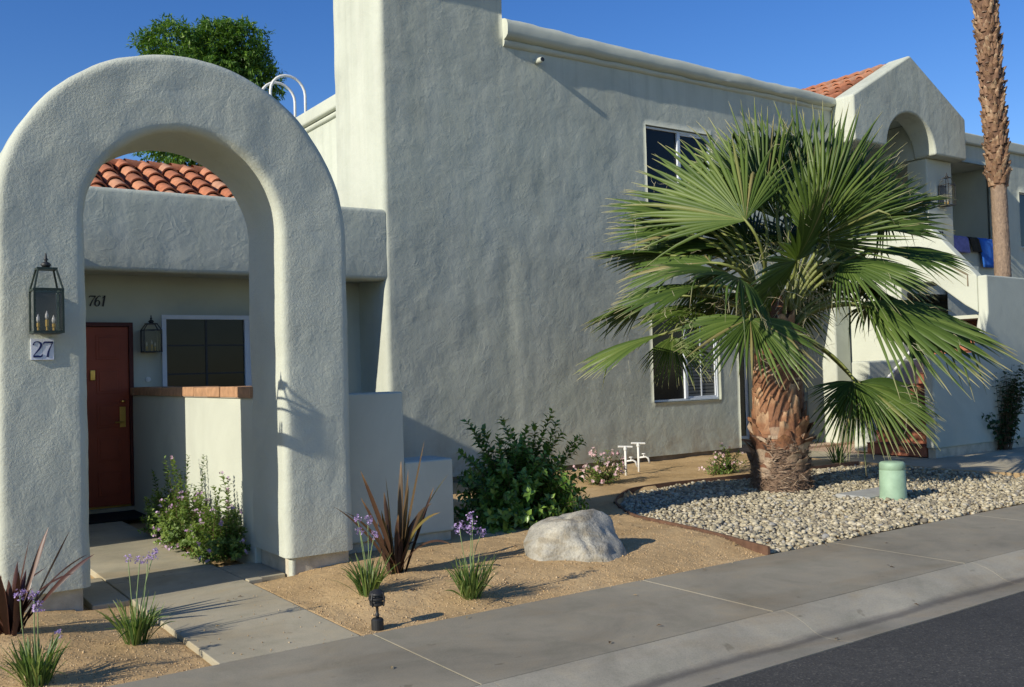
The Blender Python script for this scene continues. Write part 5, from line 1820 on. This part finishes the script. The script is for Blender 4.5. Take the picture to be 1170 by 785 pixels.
# trunk: core with scaly leaf bases
def palm_trunk(parent, x, y, prof, rows, seed, mat, boot_w, boot_h, flare, lean=None, low=0.52):
    rg = np.random.default_rng(seed)
    q = QA()
    n = 56
    zs_ = np.linspace(prof[0][0], prof[-1][0], int((prof[-1][0] - prof[0][0]) / 0.025) + 1)
    pz, pr = [a for a, b in prof], [b for a, b in prof]
    lean = lean or (lambda z: (0.0, 0.0))
    P, rn = [], []
    for z in zs_:
        row, rr_ = [], []
        rad0 = float(np.interp(z, pz, pr))
        lx, ly = lean(z)
        for k in range(n + 1):
            a = 2 * math.pi * k / n
            v = Vector((math.cos(a) * 3, math.sin(a) * 3, z * 3.0))
            hh = 0.022 * mnoise.noise(v * 1.5) + 0.026 * mnoise.noise(Vector((v.x * 2.2, v.y * 2.2, z * 24))) + 0.022 * mnoise.noise(v * 6)
            rad = rad0 + hh * (1.0 if rad0 > 0.22 else 0.3)
            row.append((x + lx + math.cos(a) * rad, y + ly + math.sin(a) * rad, z))
            t = 0.20 + 0.14 * mnoise.noise(v * 2.5) + 0.08 * mnoise.noise(v * 9)
            rr_.append(max(0, min(0.49, t)) if z < low + 0.10 * mnoise.noise(v * 1.1) else 0.56 + 0.1 * abs(mnoise.noise(v * 3)))
        P.append(row); rn.append(rr_)
    q.grid(np.array(P), np.array(rn), 0.0)
    for (z0, cnt, sc, fl, tone) in rows:
        for k in range(cnt):
            a0 = 2 * math.pi * (k + rg.uniform(-0.22, 0.22)) / cnt + z0 * 9.7
            zz = z0 + rg.normal(0, 0.035)
            bw, bh = boot_w * sc * rg.uniform(0.8, 1.2), boot_h * sc * rg.uniform(0.75, 1.25)
            rad0 = float(np.interp(zz, pz, pr))
            lx, ly = lean(zz)
            f = fl * flare * rg.uniform(0.4, 1.5)
            skew = rg.normal(0, 0.25)
            rows_ = []
            tn = float(np.clip(tone + rg.normal(0, 0.09), 0, 1))
            rr2 = []
            for j in range(6):
                v = j / 5
                hw = bw * 0.5 * (1 - 0.62 * v ** 1.3) / rad0
                line = []
                for i in range(6):
                    u = i / 5 * 2 - 1
                    a = a0 + u * hw + skew * v * 0.25
                    rag = (rg.normal(0, 0.022) if j == 5 else 0.0) * sc
                    rad = rad0 + 0.012 + f * v ** 1.6 + 0.030 * sc * (1 - u * u) * (1 - 0.35 * v) - 0.018 * abs(u)
                    line.append((x + lx + math.cos(a) * rad, y + ly + math.sin(a) * rad, zz + bh * v * (1 - 0.22 * u * u) + rag))
                rows_.append(line)
                rr2.append([float(np.clip(tn + (0.16 if j >= 4 else 0) - (0.1 if j == 0 else 0), 0, 1))] * 6)
            q.grid(np.array(rows_), np.array(rr2), 0.0)
            # the torn rim folds back
            last = np.array(rows_[-1]); ctr = np.array([x + lx, y + ly, 0])
            back = last.copy()
            back[:, :2] = ctr[:2] + (last[:, :2] - ctr[:2]) * (rad0 / (np.linalg.norm(last[:, :2] - ctr[:2], axis=1, keepdims=True)))
            back[:, 2] -= 0.03
            q.grid(np.array([last, back]), tn * 0.8, 0.0)
    # hanging fibres
    for k in range(2400 if len(rows) < 40 else 0):
        z = rg.uniform(0.0, 0.60) ** 1.0
        a = rg.uniform(0, 2 * math.pi)
        rad = float(np.interp(z, pz, pr)) + rg.uniform(0.0, 0.035)
        p = np.array([x + math.cos(a) * rad, y + math.sin(a) * rad, z])
        tg = np.array([-math.sin(a), math.cos(a), 0.0]); ou = np.array([math.cos(a), math.sin(a), 0.0])
        sg = 1 if rg.random() < 0.5 else -1
        d = unit(tg * sg * rg.uniform(0.3, 1.2) + np.array([0, 0, rg.uniform(-0.5, 0.7)]) + ou * rg.uniform(0.0, 0.35))
        rn_ = rg.uniform(0.0, 0.34) if rg.random() < 0.85 else rg.uniform(0.34, 0.5)
        q.leaf(p, d, unit(ou + rg.normal(0, 0.2, 3)), rg.uniform(0.05, 0.15), rg.uniform(0.005, 0.016), rn_, 0.2, rg.normal(0.1, 0.2))
    return q.build('trunk', M[mat], parent, True)
prof = [(-0.05, 0.325), (0.0, 0.325), (0.12, 0.32), (0.35, 0.31), (0.5, 0.30), (0.7, 0.285), (1.0, 0.275), (1.35, 0.268), (1.7, 0.25), (2.0, 0.20), (2.25, 0.12), (2.45, 0.03)]
rows = [(0.14, 4, 0.7, 0.9, 0.28), (0.24, 5, 0.75, 1.1, 0.36), (0.33, 5, 0.85, 1.3, 0.46), (0.42, 7, 0.85, 1.5, 0.44), (0.50, 7, 0.95, 1.5, 0.62), (0.58, 7, 1.0, 1.3, 0.84), (0.65, 7, 1.0, 0.8, 0.66), (0.72, 7, 1.1, 0.3, 0.74), (0.85, 7, 1.1, 0.25, 0.80), (0.97, 7, 1.05, 0.2, 0.70), (1.08, 7, 1.0, 0.22, 0.74), (1.18, 7, 0.95, 0.25, 0.64), (1.27, 7, 0.9, 0.3, 0.60), (1.35, 7, 0.9, 0.35, 0.57), (1.42, 7, 0.85, 0.4, 0.56), (1.49, 7, 0.85, 0.45, 0.55), (1.56, 7, 0.85, 0.45, 0.56), (1.63, 8, 0.8, 0.5, 0.58), (1.71, 8, 0.8, 0.5, 0.62), (1.80, 8, 0.8, 0.5, 0.72), (1.90, 8, 0.8, 0.5, 0.84)]
palm_trunk(palm, TRX, TRY, prof, rows, 81, 'bark', 0.34, 0.24, 0.06)
rgf = np.random.default_rng(82)
for i, f in enumerate(FRONDS):
    Hh, A, N, L, Phi, dr = f[0:3], f[3:6], f[6:9], f[9], f[10], f[11]
    q = QA()
    frond_blade(q, rgf, Hh, A, N, L, Phi, dr, age=0.3 if Hh[2] < 2.2 else 0.0)
    fr = q.build('frond', [M['palm_leaf'], M['thread']], palm, True)
    az_ = math.atan2(Hh[1] - TRY, Hh[0] - TRX)
    zb_ = 1.72 + 0.45 * max(0, min(1, (Hh[2] - 1.6) / 1.6))
    B = (TRX + 0.19 * math.cos(az_), TRY + 0.19 * math.sin(az_), zb_)
    pts, rad = petiole_tube(B, Hh, A)
    mb = MB().tube(pts, rad, 8)
    mb.build('petiole', M['petiole'], fr, smooth=True)

# loose dry fibre hanging in the heart of the crown
q = QA()
for k in range(420):
    a = rgf.uniform(0, 2 * math.pi)
    r_ = rgf.uniform(0.12, 0.75)
    p = np.array([TRX + r_ * math.cos(a), TRY + r_ * math.sin(a), rgf.uniform(1.75, 2.95)])
    d = unit(rgf.normal(0, 1, 3) + np.array([0, 0, -0.5]))
    wv = unit(rgf.normal(0, 1, 3)) * rgf.uniform(0.0012, 0.0028)
    pr = []
    for j in range(8):
        pr.append([p - wv, p + wv])
        p = p + d * 0.06 * rgf.uniform(0.6, 1.5)
        d = unit(d + rgf.normal(0, 0.4, 3) + np.array([0, 0, -0.18]))
    q.grid(np.array(pr), 0.5, 0.0)
fb = q.build('crown_fibre', M['thread'], palm, False)
fb['kind'] = 'stuff'

# the tall palm at the right
TX0, TY0 = 19.10, 10.2
tall = empty('tall_palm', (TX0, TY0, 0), 'slender tall palm trunk, shaggy above and bare below, rising past the top right corner', 'palm')
def lean(z):
    return (0.16 * math.sin(min(z, 9) / 9 * math.pi) - 0.02 * z, 0.0)
prof_t = [(0.0, 0.24), (0.6, 0.20), (3.0, 0.155), (4.95, 0.148), (5.1, 0.165), (7.0, 0.175), (9.0, 0.178), (11.0, 0.175), (11.6, 0.14), (11.9, 0.05)]
rows_t = [(4.98 + 0.105 * k, 8, 1.0, 1.0, 0.70) for k in range(61)]
palm_trunk(tall, TX0, TY0, prof_t, rows_t, 91, 'bark_tall', 0.14, 0.18, 0.06, lean, 4.95)
rgt = np.random.default_rng(92)
topx = TX0 + lean(11.6)[0]
for k in range(22):
    a = 2 * math.pi * k / 22 * 3.0 + 0.4
    el = rgt.uniform(-0.5, 1.2)
    d = np.array([math.cos(a) * math.cos(el), math.sin(a) * math.cos(el), math.sin(el)])
    Hh = np.array([topx, TY0, 11.5]) + d * 1.1
    A = unit(d + np.array([0, 0, -0.25]))
    N = unit(np.array([0, 0, 1.0]) - d * 0.5 * math.sin(el))
    q = QA()
    frond_blade(q, rgt, Hh, A, N, 1.15, 75, 0.2)
    fr = q.build('frond', [M['palm_leaf'], M['thread']], tall, True)
    pts, rad = petiole_tube((topx, TY0, 11.3), Hh, A, 0.03, 0.016)
    MB().tube(pts, rad, 6).build('petiole', M['petiole'], fr, smooth=True)

# ================================================================ TREE BEHIND THE HOUSE
def back_tree(x, y):
    rg = np.random.default_rng(101)
    t = empty('shade_tree', (x, y, 0), 'leafy green tree rising behind the tiled porch roof at upper left', 'tree')
    lobes = [((-0.95, 0.0, 8.75), (0.85, 0.8, 0.75)), ((0.05, 0.3, 9.0), (0.8, 0.9, 0.8)), ((0.55, -0.1, 9.0), (0.75, 0.8, 0.75)), ((1.0, 0.1, 8.35), (0.62, 0.8, 0.7)), ((-0.2, 0.0, 8.0), (1.5, 1.2, 1.0)), ((0.3, 0.2, 7.1), (1.2, 1.2, 0.8)), ((-1.2, 0.2, 7.3), (0.9, 1.0, 0.8)), ((-0.4, 0.3, 6.4), (1.2, 1.1, 0.6))]
    mb = MB()
    tr = MB()
    tr.tube([(x, y, -0.2), (x + 0.05, y, 1.5), (x - 0.05, y, 3.2), (x, y, 4.8)], [0.26, 0.20, 0.17, 0.14], 12)
    tr.build('trunk', M['stem'], t, smooth=True)
    q = QA()
    for (c, r3) in lobes:
        cc = np.array([x + c[0], y + c[1], c[2] + 0.30])
        mb.tube([(x, y, 4.6), tuple((np.array([x, y, 4.8]) * 0.45 + cc * 0.55) + rg.normal(0, 0.15, 3)), tuple(cc)], [0.11, 0.06, 0.02], 7)
        ntw = int(360 * r3[0] * r3[2] / 0.6)
        for k in range(ntw):
            d = unit(rg.normal(0, 1, 3))
            s = rg.uniform(0.45, 1.0) ** 0.6
            s *= 1 + 0.38 * mnoise.noise(Vector(d * 2.0) + Vector(c))
            tip = cc + d * np.array(r3) * s
            tone = float(rg.normal(0, 0.14))
            ax_ = unit(d + rg.normal(0, 0.5, 3) + np.array([0, 0, -0.15]))
            for j in range(13):
                p = tip - ax_ * 0.022 * j + rg.normal(0, 0.012, 3)
                ld = unit(ax_ * 0.6 + rg.normal(0, 0.6, 3) + np.array([0, 0, -0.35]))
                q.leaf(p, ld, unit(np.array([0, 0, 1.0]) + rg.normal(0, 0.5, 3)), rg.uniform(0.09, 0.16), rg.uniform(0.03, 0.045), float(np.clip(0.42 + tone + rg.normal(0, 0.18), 0, 1)), 0.12, 0.15)
    mb.build('limbs', M['stem'], t, smooth=True)
    q.build('crown', M['tree_leaf'], t, False)
back_tree(7.15, 22.0)
